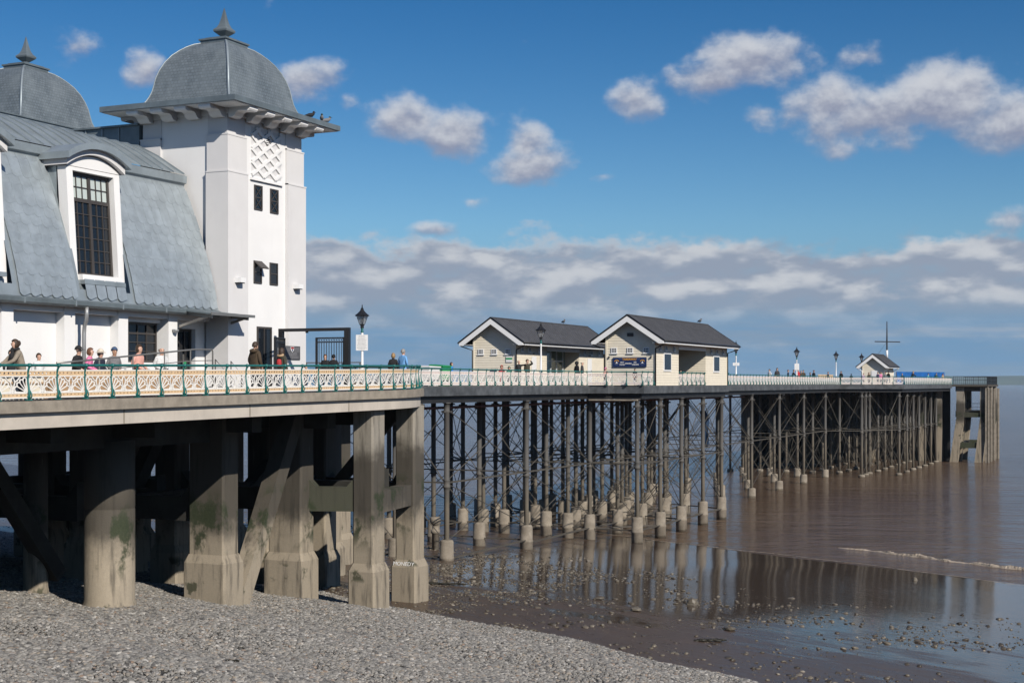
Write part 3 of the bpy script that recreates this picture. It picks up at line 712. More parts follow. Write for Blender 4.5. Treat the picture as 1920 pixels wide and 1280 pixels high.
# chalked letters on the splayed top of the outer pillar's plinth
gpb = zg(*PB)
pl = [c for c in pb.children][0]
text_mesh('MONEDY', .22, M['signwhite'], pl, (PB[0] + .0, PB[1] - .524, gpb + 1.65 - .15), (R(90 - 22), 0, 0), extrude=.004)

# ------------------------------------------------------------------ the iron pier
pier = thing('pier', 'long pier deck on slender iron columns standing in the sea', 'pier')
DZ = -.15
right_edge = [(.3, -3.0), (.3, 20.1), (1.55, 20.1), (1.55, 21.15), (3.55, 21.15), (3.55, 40.3), (.3, 42.0), (.3, 96.3), (7.0, 97.6), (8.1, 127.3)]
left_edge = [(-14, 127.3), (-14, 97), (-9.3, 95), (-9.3, 43), (-12.3, 41), (-12.3, 21), (-9.3, 20), (-9.3, -3.0)]
outline = right_edge + left_edge
part('deck', MB().prism(outline, DZ - .10, DZ), [M['deck']], pier)
def band(pts, z0, z1, out, th):
    mb = MB(); n = len(pts)
    def off(o):
        res = []
        for i in range(n):
            a = Vector((*pts[max(i - 1, 0)], 0)); p = Vector((*pts[i], 0)); b = Vector((*pts[min(i + 1, n - 1)], 0))
            d1 = (p - a) if i > 0 else (b - p); d2 = (b - p) if i < n - 1 else d1
            d1.normalize(); d2.normalize(); n1 = Vector((d1.y, -d1.x, 0)); n2 = Vector((d2.y, -d2.x, 0)); m_ = (n1 + n2)
            m_ = m_ / max(m_.dot(n1), .3); res.append((p.x + m_.x * o, p.y + m_.y * o))
        return res
    A = off(out); B = off(out - th)
    for i in range(n - 1):
        q = [A[i], A[i + 1], B[i + 1], B[i]]
        mb.add([(*p, z0) for p in q] + [(*p, z1) for p in q], [(0, 3, 2, 1), (4, 5, 6, 7), (0, 1, 5, 4), (2, 3, 7, 6)] + ([(3, 0, 4, 7)] if i == 0 else []) + ([(1, 2, 6, 5)] if i == n - 2 else []))
    return mb
part('fascia', band(right_edge, DZ - .50, DZ - .02, .02, .08), [M['deckedge']], pier)
part('fascia', band(left_edge, DZ - .50, DZ - .02, .02, .08), [M['deckedge']], pier)
part('edge_girder', band(right_edge, DZ - .86, DZ - .505, -.22, .2), [M['girder']], pier)
part('edge_girder', band(left_edge, DZ - .86, DZ - .505, -.22, .2), [M['girder']], pier)
for x in (-1.6, -3.1, -4.6, -6.1, -7.6): part('girder', MB().box(x - .1, x + .1, -3, 127, DZ - .60, DZ - .11), [M['girder']], pier)
for x in (3.0, -11.0, -12.8, 5.6): 
    y0, y1 = ((21.3, 40) if x in (3.0,) else (98, 127) if x in (5.6, -12.8) else (22, 40))
    part('girder', MB().box(x - .1, x + .1, y0, y1, DZ - .60, DZ - .11), [M['girder']], pier)
# lighter timber corbels under the widened bays
part('corbel_beam', MB().box(.2, 3.4, 20.2, 20.5, DZ - .95, DZ - .865), [M['kerb']], pier)

COLS = []                                                           # (x, y) of every column
bents = [.8, 10.9, 20.9, 31, 41, 50.5, 60.1, 70, 80, 90]
for y in bents:
    for x in (0, -3.0, -6.0, -9.0): COLS.append((x, y))
for y in (20.6, 25.1, 29.6, 34.6, 39.3): COLS.append((3.3, y))
for y in (20.6, 25.1, 29.6, 34.6, 39.3): COLS.append((-12, y))
for y in (26.0, 36.0):
    for x in (0, -3.0, -6.0, -9.0): COLS.append((x, y))
for y in (20.9, 31, 41):
    for x in (-1.5, -4.5, -7.5): COLS.append((x, y))
for y in (97.3, 102.4, 106.8, 111, 115.6, 120.3, 124.6):
    for x in (6.5, 3.3, 0, -3.0, -6.0, -9.0, -12.5): COLS.append((x, y))
COLS += [(3.5, 91.8), (3.4, 94.6)]

cm = MB(); cm.smooth = True                                          # unit column: top at z=0, mid joint at -4.0, foot at -9.6
cm.lathe([(.135, -9.6), (.135, -4.55), (.155, -4.5), (.155, -4.38), (.19, -4.36), (.19, -4.26), (.165, -4.24), (.165, -4.02), (.175, -4.0), (.175, -3.93), (.14, -3.9), (.14, -.55), (.18, -.5), (.18, -.42), (.15, -.38), (.15, -.06), (.21, -.05), (.21, 0)], 14)
cm.smooth = False
cm.box(-.30, .30, -.03, .03, -.52, -.42); cm.box(-.03, .03, -.30, .30, -.52, -.42)
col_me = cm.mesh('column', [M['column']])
pc = MB(); pc.smooth = True
pc.lathe([(.37, -3.4), (.37, -.98), (.385, -.96), (.385, -.86), (.36, -.84), (.355, -.10), (.33, -.02), (.30, 0), (.15, .03)], 20)
cap_me = pc.mesh('pile_cap', [M['cap']])
def cap_top(x, y):
    s = s_of(x, y)
    return -8.05 + .05 * hash2(x, y) - .35 * min(1, max(0, (s - 5) / 20)) - (.80 if y > 55 else 0) - (.60 if y > 90 else 0)
for (x, y) in COLS:
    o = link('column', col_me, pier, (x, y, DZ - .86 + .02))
    c = link('pile_cap', cap_me, o, (0, 0, cap_top(x, y) - (DZ - .84)), (0, 0, rnd.uniform(0, 6)))
# bracing: crossed rods in each bay, in two tiers, with horizontal ties between
def rodframe(p, q, za, zb):
    mb = MB(); p = Vector((*p, 0)); q = Vector((*q, 0)); d = (q - p).normalized() * .14
    n = Vector((d.y, -d.x, 0)).normalized() * .05
    a0 = p + d; b0 = q - d
    mb.tube([(a0.x + n.x, a0.y + n.y, za), (b0.x + n.x, b0.y + n.y, zb)], .026, 5); mb.tube([(a0.x - n.x, a0.y - n.y, zb), (b0.x - n.x, b0.y - n.y, za)], .026, 5)
    return mb
def tie(p, q, z):
    mb = MB(); p = Vector((*p, 0)); q = Vector((*q, 0)); d = (q - p).normalized(); n = Vector((d.y, -d.x, 0)) * .10
    for s_ in (1, -1): mb.bar((p.x + n.x * s_, p.y + n.y * s_, z), (q.x + n.x * s_, q.y + n.y * s_, z), .035, .06)
    return mb
ZT, ZM = DZ - 1.25, DZ - .84 - 4.1
pairs = []
for i, y in enumerate(bents):
    for a, b in ((0, -3.0), (-3.0, -6.0), (-6.0, -9.0)): pairs.append(((a, y), (b, y)))
    if i < len(bents) - 1:
        for x in ((0, -3.0, -6.0, -9.0) if 18 < y < 40 else (0, -9.0)): pairs.append(((x, y), (x, bents[i + 1])))
by = (20.6, 25.1, 29.6, 34.6, 39.3)
for i in range(4): pairs.append(((3.3, by[i]), (3.3, by[i + 1])))
for y in (26.0, 36.0):
    for a, b in ((0, -3.0), (-3.0, -6.0), (-6.0, -9.0)): pairs.append(((a, y), (b, y)))
for y in by:
    pairs.append(((-9.0, min(bents, key=lambda b: abs(b - y))), (-12, y)))
    nb = min(bents, key=lambda b: abs(b - y)); pairs.append(((3.3, y), (0, nb)))
hy = (97.3, 102.4, 106.8, 111, 115.6, 120.3, 124.6); hx = (6.5, 3.3, 0, -3.0, -6.0, -9.0, -12.5)
for j, y in enumerate(hy):
    for i in range(len(hx) - 1): pairs.append(((hx[i], y), (hx[i + 1], y)))
    if j < len(hy) - 1:
        for x in hx[:5]: pairs.append(((x, y), (x, hy[j + 1])))
pairs += [((0, 90), (3.5, 91.8)), ((3.5, 91.8), (3.4, 94.6)), ((3.4, 94.6), (6.5, 97.3)), ((3.5, 91.8), (6.5, 97.3))]
for i, (p, q) in enumerate(pairs):
    lowz = min(cap_top(*p), cap_top(*q)) + .05
    long_bay = abs(p[1] - q[1]) > 7
    if i < 90:
        part('cross_brace', rodframe(p, q, ZT, ZM + .1), [M['rod']], pier); part('cross_brace', rodframe(p, q, ZM - .1, lowz), [M['rod']], pier)
        part('tie_bar', tie(p, q, ZM), [M['rod']], pier); 
        if max(p[1], q[1]) < 42: part('tie_bar', tie(p, q, lowz - .90), [M['rod']], pier)
    else:
        part('cross_brace', rodframe(p, q, ZT, lowz), [M['rod']], pier); part('tie_bar', tie(p, q, ZM), [M['rod']], pier)
# a service pipe slung below the near edge, and a strip of blue sheeting caught on the columns
part('pipe', MB().tube([(-.5, -3, -1.28), (-.5, 20, -1.22), (-.6, 60, -1.2)], .07, 8), [M['redpipe']], pier)
for x, y in ((-3.0, .8), (-6, .8), (-3, 10.9)): part('pipe_bracket', MB().box(x - .2, x + .2, y - .2, y + .2, -1.45, -1.2), [M['redpipe']], pier)
mb = MB(); mb.smooth = True
for i in range(10):
    t = i / 9; z = -2.4 - 3.2 * t
    for j in range(4): mb.v.append((-3.2 + .18 * (j - 1.5) * (1 + .3 * sin(t * 9)) + .25 * sin(t * 3), 56 + .12 * sin(j * 2 + t * 7) + .3 * t, z))
for i in range(9):
    for j in range(3): mb.face((i * 4 + j, i * 4 + j + 1, i * 4 + 5 + j, i * 4 + 4 + j))
o = link('sheeting', mb.mesh('sheeting', M['blue'])); o.data.materials[0] = mat('faded navy sheeting', (.010, .035, .085), .7); tag(o, 'torn strip of blue sheeting hanging under the pier between the columns', 'sheeting')
sm_ = o.modifiers.new('thick', 'SOLIDIFY'); sm_.thickness = .01
# drain stub standing beside the first bent
mb = MB(); mb.smooth = True; gz = z_mud(-3.6, 6.5)
mb.lathe([(.20, gz - .3), (.20, gz + .9), (.26, gz + .92), (.26, gz + 1.1), (.18, gz + 1.12), (.18, gz + 1.4), (.30, gz + 1.45), (.30, gz + 1.75), (.25, gz + 1.82)], 16, (-3.6, 6.5))
tag(link('outfall_pipe', mb.mesh('outfall_pipe', M['cap'])), 'short capped upright pipe on the mud between the nearest column caps', 'pipe')

# ------------------------------------------------------------------ concrete landing stage at the pier head
ls = thing('landing_stage', 'tall pale concrete landing stage at the far end of the pier', 'landing stage')
def raked(x, y, xt, w_, z0=-12, z1=-.5):
    mb = MB(); zm = -4.4
    mb.taper((x - w_ / 2, x + w_ / 2, y - .55, y + .55, z0), (xt - w_ / 2, xt + w_ / 2, y - .5, y + .5, zm)); mb.taper((xt - w_ / 2, xt + w_ / 2, y - .5, y + .5, zm), (xt - w_ / 2, xt + w_ / 2, y - .5, y + .5, z1))
    part('leg', mb, [M['paleconcrete']], ls)
for y in (128.6, 133.2, 138.6):
    raked(7.9, y, 9.0 if y < 130 else 8.6, .95); raked(11.0, y, 11.9, .95)
raked(6.2, 129.4, 6.2, .8); raked(4.0, 129.4, 4.0, .8); raked(-8, 133, -8, 1.0); raked(-3, 133, -3, 1.0); raked(3, 133, 3, 1.0)
for z0, z1, xa, xb in ((-1.05, -.45, 8.4, 12.2), (-4.35, -3.75, 8.4, 11.6), (-8.3, -7.6, 8.1, 11.3)):
    for y in (128.6, 138.6): part('tie_beam', MB().box(xa, xb, y - .35, y + .35, z0, z1), [M['mossy' if z0 < -4 else 'concrete']], ls)
    for x in (xa + .6, xb - .4): part('tie_beam', MB().box(x - .3, x + .3, 129.2, 138.0, z0 + .03, z1 - .03), [M['shadeconcrete']], ls)
part('deck', MB().box(-12, 12.45, 127.6, 139.6, -.45, -.2), [M['concrete']], ls)
part('lower_deck', MB().box(8.3, 11.6, 129, 138.2, -3.74, -3.6), [M['shadeconcrete']], ls)
for x in (11.9, 12.1): 
    for y in (127.9, 131, 134.5, 139.4): part('fender_post', MB().box(x + .2, x + .5, y - .15, y + .15, -12, -.6 - .1 * (y > 133)), [M['kerb']], ls)
def bar_rail(par, pts, z, h, sp, m_, name='bar_fence'):
    for i in range(len(pts) - 1):
        p = Vector((*pts[i], 0)); q = Vector((*pts[i + 1], 0)); L = (q - p).length; n = max(1, round(L / sp))
        mb = MB()
        mb.bar((p.x, p.y, z + h), (q.x, q.y, z + h), .06, .05); mb.bar((p.x, p.y, z + .12), (q.x, q.y, z + .12), .04, .04); mb.bar((p.x, p.y, z + h * .55), (q.x, q.y, z + h * .55), .03, .03)
        for k in range(n + 1):
            c = p + (q - p) * k / n; mb.bar((c.x, c.y, z), (c.x, c.y, z + h), .05 if k % 6 == 0 else .022)
        part('fence_panel', mb, [m_], par)
lf = thing('safety_fence', 'black barred safety fence round the landing stage', 'fence')
bar_rail(lf, [(8.2, 127.7), (12.3, 127.7), (12.3, 139.4), (8.0, 139.4)], -.2, 1.05, .26, M['black'])
lf2 = thing('safety_fence', 'low dark fence on the lower level of the landing stage', 'fence')
bar_rail(lf2, [(8.4, 129.0), (11.5, 129.0), (11.5, 138)], -3.6, 1.0, .5, M['black'])

# ------------------------------------------------------------------ the pavilion
pav = thing('pavilion', 'white pier pavilion with curved zinc mansard roof and domed square towers', 'pavilion')
FZ = -.38                                                            # floor level of the pavilion
PILS = [(-31.88, -31.36), (-29.12, -28.67), (-26.49, -25.97), (-23.79, -23.28)]
wall = MB()
WX, PX_ = 1.10, 1.45
wall.box(-13.0, WX, -60, -25.97, FZ - .3, 2.60); wall.box(-13.0, WX - .35, -25.97, -15.9, FZ - .3, 2.60)
wall.box(WX - .35, WX, -23.79, -23.28, FZ - .3, 2.6)
wall.box(WX - .35, WX, -25.97, -23.79, FZ - .3, .72); wall.box(WX - .35, WX, -25.97, -23.79, 2.12, 2.60)
wall.box(WX - .35, WX, -23.28, -21.2, 1.98, 2.60); wall.box(WX - .35, WX, -21.76, -21.2, FZ - .3, 1.98)
part('wall', wall, [M['white']], pav)
for k in range(-5, 4):
    y0 = PILS[k][0] if k >= 0 else PILS[0][0] + 2.73 * k; y1 = y0 + .5
    part('pilaster', MB().box(WX + .002, PX_, y0, y1, FZ, 2.56), [M['white']], pav)
part('lintel', MB().box(WX + .002, PX_ - .03, -60, -21.3, 2.27, 2.598), [M['white']], pav)
# windows of the ground floor
def glazing(name, x, y0, y1, z0, z1, ny, nz, parent, fr=.06, bar=.03, mats=None, transom=None):
    """a framed window in the plane x: the frame with its bars, and each pane of glass"""
    mb = MB(); d = .06
    mb.box(x - d, x + .03, y0, y0 + fr, z0, z1); mb.box(x - d, x + .03, y1 - fr, y1, z0, z1); mb.box(x - d, x + .03, y0 + fr, y1 - fr, z0, z0 + fr); mb.box(x - d, x + .03, y0 + fr, y1 - fr, z1 - fr, z1)
    w_ = (y1 - y0 - 2 * fr) / ny; h_ = (z1 - z0 - 2 * fr) / nz
    for i in range(1, ny): c = y0 + fr + w_ * i; mb.box(x - d + .01, x + .02, c - bar / 2, c + bar / 2, z0 + fr, z1 - fr)
    for j in range(1, nz):
        c = z0 + fr + h_ * j; b2 = bar * (2 if transom == j else 1); mb.box(x - d + .012, x + .018, y0 + fr, y1 - fr, c - b2 / 2, c + b2 / 2)
    o = part(name, mb, [M['frame']], parent)
    for j in range(nz):
        for i in range(ny):
            a = y0 + fr + w_ * i; b = z0 + fr + h_ * j
            mm = mats(i, j) if mats else M['glass']
            part('pane', MB().box(x - .03, x - .02, a + bar / 2, a + w_ - bar / 2, b + bar / 2, b + h_ - bar / 2), [mm], o)
    return o
glazing('window', .95, -25.92, -23.84, .74, 2.10, 4, 4, pav, transom=3)
dr = glazing('glazed_door', .92, -23.24, -21.80, FZ + .02, 1.96, 4, 2, pav, .07, .04, transom=1)
part('door_notice', MB().box(.935, .945, -22.32, -22.10, .55, .78), [M['binggreen']], dr)
for yy in (-22.75, -22.35): part('door_handle', MB().tube([(.99, yy, .5), (.99, yy, 1.05)], .018, 8), [M['metal']], dr)
# mansard: a curved profile swept along the building
PROF = [(1.78, 2.62), (1.74, 2.74), (1.61, 3.41), (1.37, 4.31), (1.13, 5.01), (.89, 5.71), (.53, 6.62), (.12, 7.44)]
def prof_at(t):
    """point and tangent on the mansard profile by arc length from the eave"""
    L = 0
    for i in range(len(PROF) - 1):
        a, b = PROF[i], PROF[i + 1]; l = math.hypot(b[0] - a[0], b[1] - a[1])
        if L + l >= t or i == len(PROF) - 2:
            k = (t - L) / l
            return (a[0] + (b[0] - a[0]) * k, a[1] + (b[1] - a[1]) * k), ((b[0] - a[0]) / l, (b[1] - a[1]) / l)
        L += l
def smooth_prof(n=24):
    tot = sum(math.hypot(PROF[i + 1][0] - PROF[i][0], PROF[i + 1][1] - PROF[i][1]) for i in range(len(PROF) - 1))
    return [prof_at(tot * i / n)[0] for i in range(n + 1)], tot
sp, PTOT = smooth_prof()
roof = MB(); roof.smooth = True
rx = [p[0] - .035 for p in sp]; rz = [p[1] for p in sp]
for (y0, y1, top_) in ((-60, -34.17, 99), (-34.17, -31.65, 3), (-31.65, -28.63, 99), (-28.63, -26.11, 3), (-26.11, -21.2, 99)):
    b = len(roof.v); nn = min(len(sp), top_)
    for i in range(nn): roof.v += [(rx[i], y0, rz[i]), (rx[i], y1, rz[i])]
    for i in range(nn - 1): roof.face((b + 2 * i, b + 2 * i + 1, b + 2 * i + 3, b + 2 * i + 2))
roof_o = part('roof', roof, [M['zinc']], pav)
# lapped diamond-ended zinc shingles
TW, TE = .47, .335
tm = MB(); hw = TW / 2 - .006; Lt = TE * 1.75; nose = .10
out = [(-hw, 0), (-hw * .7, -nose * .8), (-hw * .25, -nose), (hw * .35, -nose * .5), (hw, 0), (hw, Lt), (-hw, Lt)]
k = len(out); vs = [(p[0], .004 + .018 * max(0, 1 - (p[1] + nose) / Lt) - .008, p[1]) for p in out] + [(p[0], .004 + .018 * max(0, 1 - (p[1] + nose) / Lt), p[1]) for p in out]
tm.add(vs, [tuple(range(k - 1, -1, -1)), tuple(range(k, 2 * k))] + [(i, (i + 1) % k, k + (i + 1) % k, k + i) for i in range(k)])
tile_me = tm.mesh('roof_tile', [M['zinctile']])
DORMERS = [(-28.70, -26.08), (-34.22, -31.60)]
def tile(t, y, sc=1.0):
    (px_, pz_), (tx, tz) = prof_at(t)
    # local x -> along the eave, local z -> up the slope, local y -> outward
    up = Vector((tx, 0, tz)); outn = Vector((tz, 0, -tx)); al = outn.cross(up) * -1
    al = Vector((0, 1, 0)); mt = Matrix((( al.x, outn.x, up.x, px_), (al.y, outn.y, up.y, y), (al.z, outn.z, up.z, pz_), (0, 0, 0, 1)))
    o = bpy.data.objects.new('roof_tile', tile_me); COL.objects.link(o); o.parent = roof_o
    o.matrix_local = mt @ Matrix.Diagonal((sc, 1, 1, 1)); return o
rows = int((PTOT - .25) / TE)
for r_ in range(rows + 1):
    t = .16 + r_ * TE
    if t > PTOT - .2: break
    for (a, b) in ((-25.96, -21.24), (-31.42, -28.82)):
        off = (r_ % 2) * TW / 2 + (r_ % 5) * .0
        y = a + TW / 2 - off
        while y < b + TW / 2:
            lo, hi = max(y - hw, a), min(y + hw, b)
            if hi - lo > .1: tile(t, (lo + hi) / 2, (hi - lo) / (2 * hw))
            y += TW
for i in range(4): tile(.20, -28.14 + i * .51, 1.02)
# gutter, cornice, upper roof with standing seams
gt = MB(); gp = [(1.60, 2.60), (1.62, 2.50), (1.70, 2.44), (1.80, 2.44), (1.88, 2.50), (1.89, 2.62), (1.80, 2.66), (1.70, 2.68)]
gt.extr([(p[0], p[1]) for p in gp], -60, -21.25, 1); part('gutter', gt, [M['zincdark']], pav)
for i in range(17): part('gutter_bracket', MB().box(1.88, 1.905, -60 + 2.3 * i + 1.0, -60 + 2.3 * i + 1.05, 2.46, 2.63), [M['zinc']], pav)
part('soffit', MB().box(1.10, 1.62, -60, -21.25, 2.602, 2.63), [M['white']], pav)
co = MB(); co.extr([(.02, 7.28), (.18, 7.30), (.20, 7.40), (.30, 7.44), (.32, 7.70), (.20, 7.75), (-.1, 7.80), (-.1, 7.28)], -60, -21.22, 1); part('roof_cornice', co, [M['zinc']], pav)
UP = [(.26, 7.76), (-.30, 8.10), (-.94, 8.50), (-1.89, 8.96), (-2.44, 9.03), (-3.3, 8.98), (-4.4, 8.85), (-6.0, 8.7)]
ur = MB(); ur.smooth = True; b = 0
for p in UP: ur.v += [(p[0], -60, p[1]), (p[0], -21.2, p[1])]
for i in range(len(UP) - 1): ur.face((2 * i, 2 * i + 1, 2 * i + 3, 2 * i + 2))
upo = part('upper_roof', ur, [M['zinc']], pav)
yy = -21.32
while yy > -40:
    mb = MB()
    for i in range(len(UP) - 1):
        a, c = UP[i], UP[i + 1]; mb.bar((a[0], yy, a[1] + .025), (c[0], yy, c[1] + .025), .03, .06)
    part('standing_seam', mb, [M['zinc']], upo); yy -= .62
# rear part of the building, lower than the front roofs
part('rear_block', MB().box(-16, -6.0, -60, -15.8, 2.6, 8.68), [M['zincdark']], pav)
zw = part('parapet', MB().box(-6.0, -1.95, -21.15, -20.9, 8.9, 9.78), [M['zincdark']], pav)
for x in (-2.9, -3.7, -4.5, -5.3): part('panel_joint', MB().box(x - .02, x + .02, -21.19, -21.152, 8.9, 9.76), [M['zinc']], zw)
part('coping', MB().box(-6.05, -1.95, -21.25, -20.8, 9.782, 9.85), [M['zincdark']], zw)

# dormers
def dormer(y0, y1, detail=True):
    d = part('dormer', MB().box(-.8, .70, y0 + .05, y1 - .05, 4.2, 7.3), [M['zinc']], pav)
    zb, zt = 2.78, 7.06
    def fx(z): return 1.42 - (z - zb) / (zt - zb) * .28          # the face leans back as it rises
    jw = .30; hb = .34
    def quad(ya, yb, za, zb_, th=.45, m_='white', nm='surround', push=0.0):
        mb = MB(); A = fx(za) + push; B = fx(zb_) + push
        mb.add([(A - th, ya, za), (A, ya, za), (A, yb, za), (A - th, yb, za), (B - th, ya, zb_), (B, ya, zb_), (B, yb, zb_), (B - th, yb, zb_)],
               [(0, 3, 2, 1), (4, 5, 6, 7), (0, 1, 5, 4), (1, 2, 6, 5), (2, 3, 7, 6), (3, 0, 4, 7)])
        return part(nm, mb, [M[m_]], d)
    quad(y0, y0 + jw, zb - .1, zt, .36, nm='jamb'); quad(y1 - jw, y1, zb - .1, zt, .36, nm='jamb')
    quad(y0 + jw, y1 - jw, zt - .12, zt, nm='head'); quad(y0 + jw, y1 - jw, 3.36, 3.54, .5, nm='sill', push=.20); quad(y0 + jw - .01, y1 - jw + .01, 3.22, 3.358, .5, 'zinc', 'sill_flashing', .28)
    quad(y0 + jw, y1 - jw, 2.62, 3.218, .4, 'zinc', 'apron', .1); quad(y0 + .1, y1 - .05, 2.60, 2.80, .3, 'zinc', 'foot_flashing', .16)
    # arched head, its moulding and zinc hood
    ym = (y0 + y1) / 2; hw_ = (y1 - y0) / 2
    def arch(rise, z0, half, n=14): return [(ym + half * (2 * i / n - 1), z0 + rise * (1 - (2 * i / n - 1) ** 2)) for i in range(n + 1)]
    mb = MB(); a = arch(.42, zt + .02, hw_); mb.extr(a, -.3, fx(zt), 0); part('tympanum', mb, [M['white']], d)
    for (ro, ri, xo, m_, nm, zz) in ((.62, .44, .16, 'offwhite', 'hood_mould', .10), (.80, .62, .34, 'zinc', 'hood', .16)):
        mb = MB(); o_ = arch(.46, zt + ro - .38 + .0, hw_ + .12 + (.12 if nm == 'hood' else 0)); i_ = arch(.46, zt + ri - .42, hw_ + .12 + (.12 if nm == 'hood' else 0))
        ring = o_ + i_[::-1]; n = len(o_)
        x0, x1 = -.9, fx(zt) + xo
        for i in range(n - 1):
            q = [o_[i], o_[i + 1], i_[i + 1], i_[i]]
            mb.add([(x0, *p) for p in q] + [(x1, *p) for p in q], [(0, 1, 5, 4), (2, 3, 7, 6), (4, 5, 6, 7), (3, 2, 1, 0)] + ([(3, 0, 4, 7)] if i == 0 else []) + ([(1, 2, 6, 5)] if i == n - 2 else []))
        part(nm, mb, [M[m_]], d)
    # window: lower casements dark, upper lights with pale blinds
    ya, yb = y0 + jw + .02, y1 - jw - .02; za, zc = 3.54, zt - .14
    fm = MB()
    def fb(y_a, y_b, z_a, z_b, push=0, dp=.08):
        A = fx(z_a) - .20 + push; B = fx(z_b) - .20 + push
        fm.add([(A - dp, y_a, z_a), (A, y_a, z_a), (A, y_b, z_a), (A - dp, y_b, z_a), (B - dp, y_a, z_b), (B, y_a, z_b), (B, y_b, z_b), (B - dp, y_b, z_b)], [(0, 3, 2, 1), (4, 5, 6, 7), (0, 1, 5, 4), (1, 2, 6, 5), (2, 3, 7, 6), (3, 0, 4, 7)])
    fb(ya, ya + .09, za, zc); fb(yb - .09, yb, za, zc); fb(ya + .09, yb - .09, za, za + .09); fb(ya + .09, yb - .09, zc - .09, zc)
    fb(ym - .06, ym + .06, za + .09, zc - .09, .004); zt_ = za + (zc - za) * .735; fb(ya + .09, yb - .09, zt_ - .06, zt_ + .06, .006)
    cells = []
    for (a0, a1) in ((ya + .09, ym - .06), (ym + .06, yb - .09)):
        w_ = (a1 - a0) / 3
        for i in (1, 2): fb(a0 + w_ * i - .015, a0 + w_ * i + .015, za + .09, zc - .09, -.01, .05)
        for (c0, c1, nn, up_) in ((za + .09, zt_ - .06, 6, False), (zt_ + .06, zc - .09, 2, True)):
            h_ = (c1 - c0) / nn
            for j in range(1, nn): fb(a0, a1, c0 + h_ * j - .014, c0 + h_ * j + .014, -.012, .05)
            for j in range(nn):
                for i in range(3): cells.append((a0 + w_ * i + .015, a0 + w_ * (i + 1) - .015, c0 + h_ * j + .014, c0 + h_ * (j + 1) - .014, up_))
    part('window_frame', fm, [M['frame']], d)
    for (p0, p1, q0, q1, up_) in cells:
        A = fx(q0) - .245; B = fx(q1) - .245
        mb = MB(); mb.add([(A - .01, p0, q0), (A, p0, q0), (A, p1, q0), (A - .01, p1, q0), (B - .01, p0, q1), (B, p0, q1), (B, p1, q1), (B - .01, p1, q1)], [(0, 3, 2, 1), (4, 5, 6, 7), (0, 1, 5, 4), (1, 2, 6, 5), (2, 3, 7, 6), (3, 0, 4, 7)])
        part('pane', mb, [M['blindglass' if up_ else 'glass']], d)
    for xx in (.0, .28): part('cheek_seam', MB().box(xx - .015, xx + .015, y0 + .01, y0 + .048, 5.2, 7.25), [M['steelgrey']], d)
for (a, b) in DORMERS: dormer(a, b)

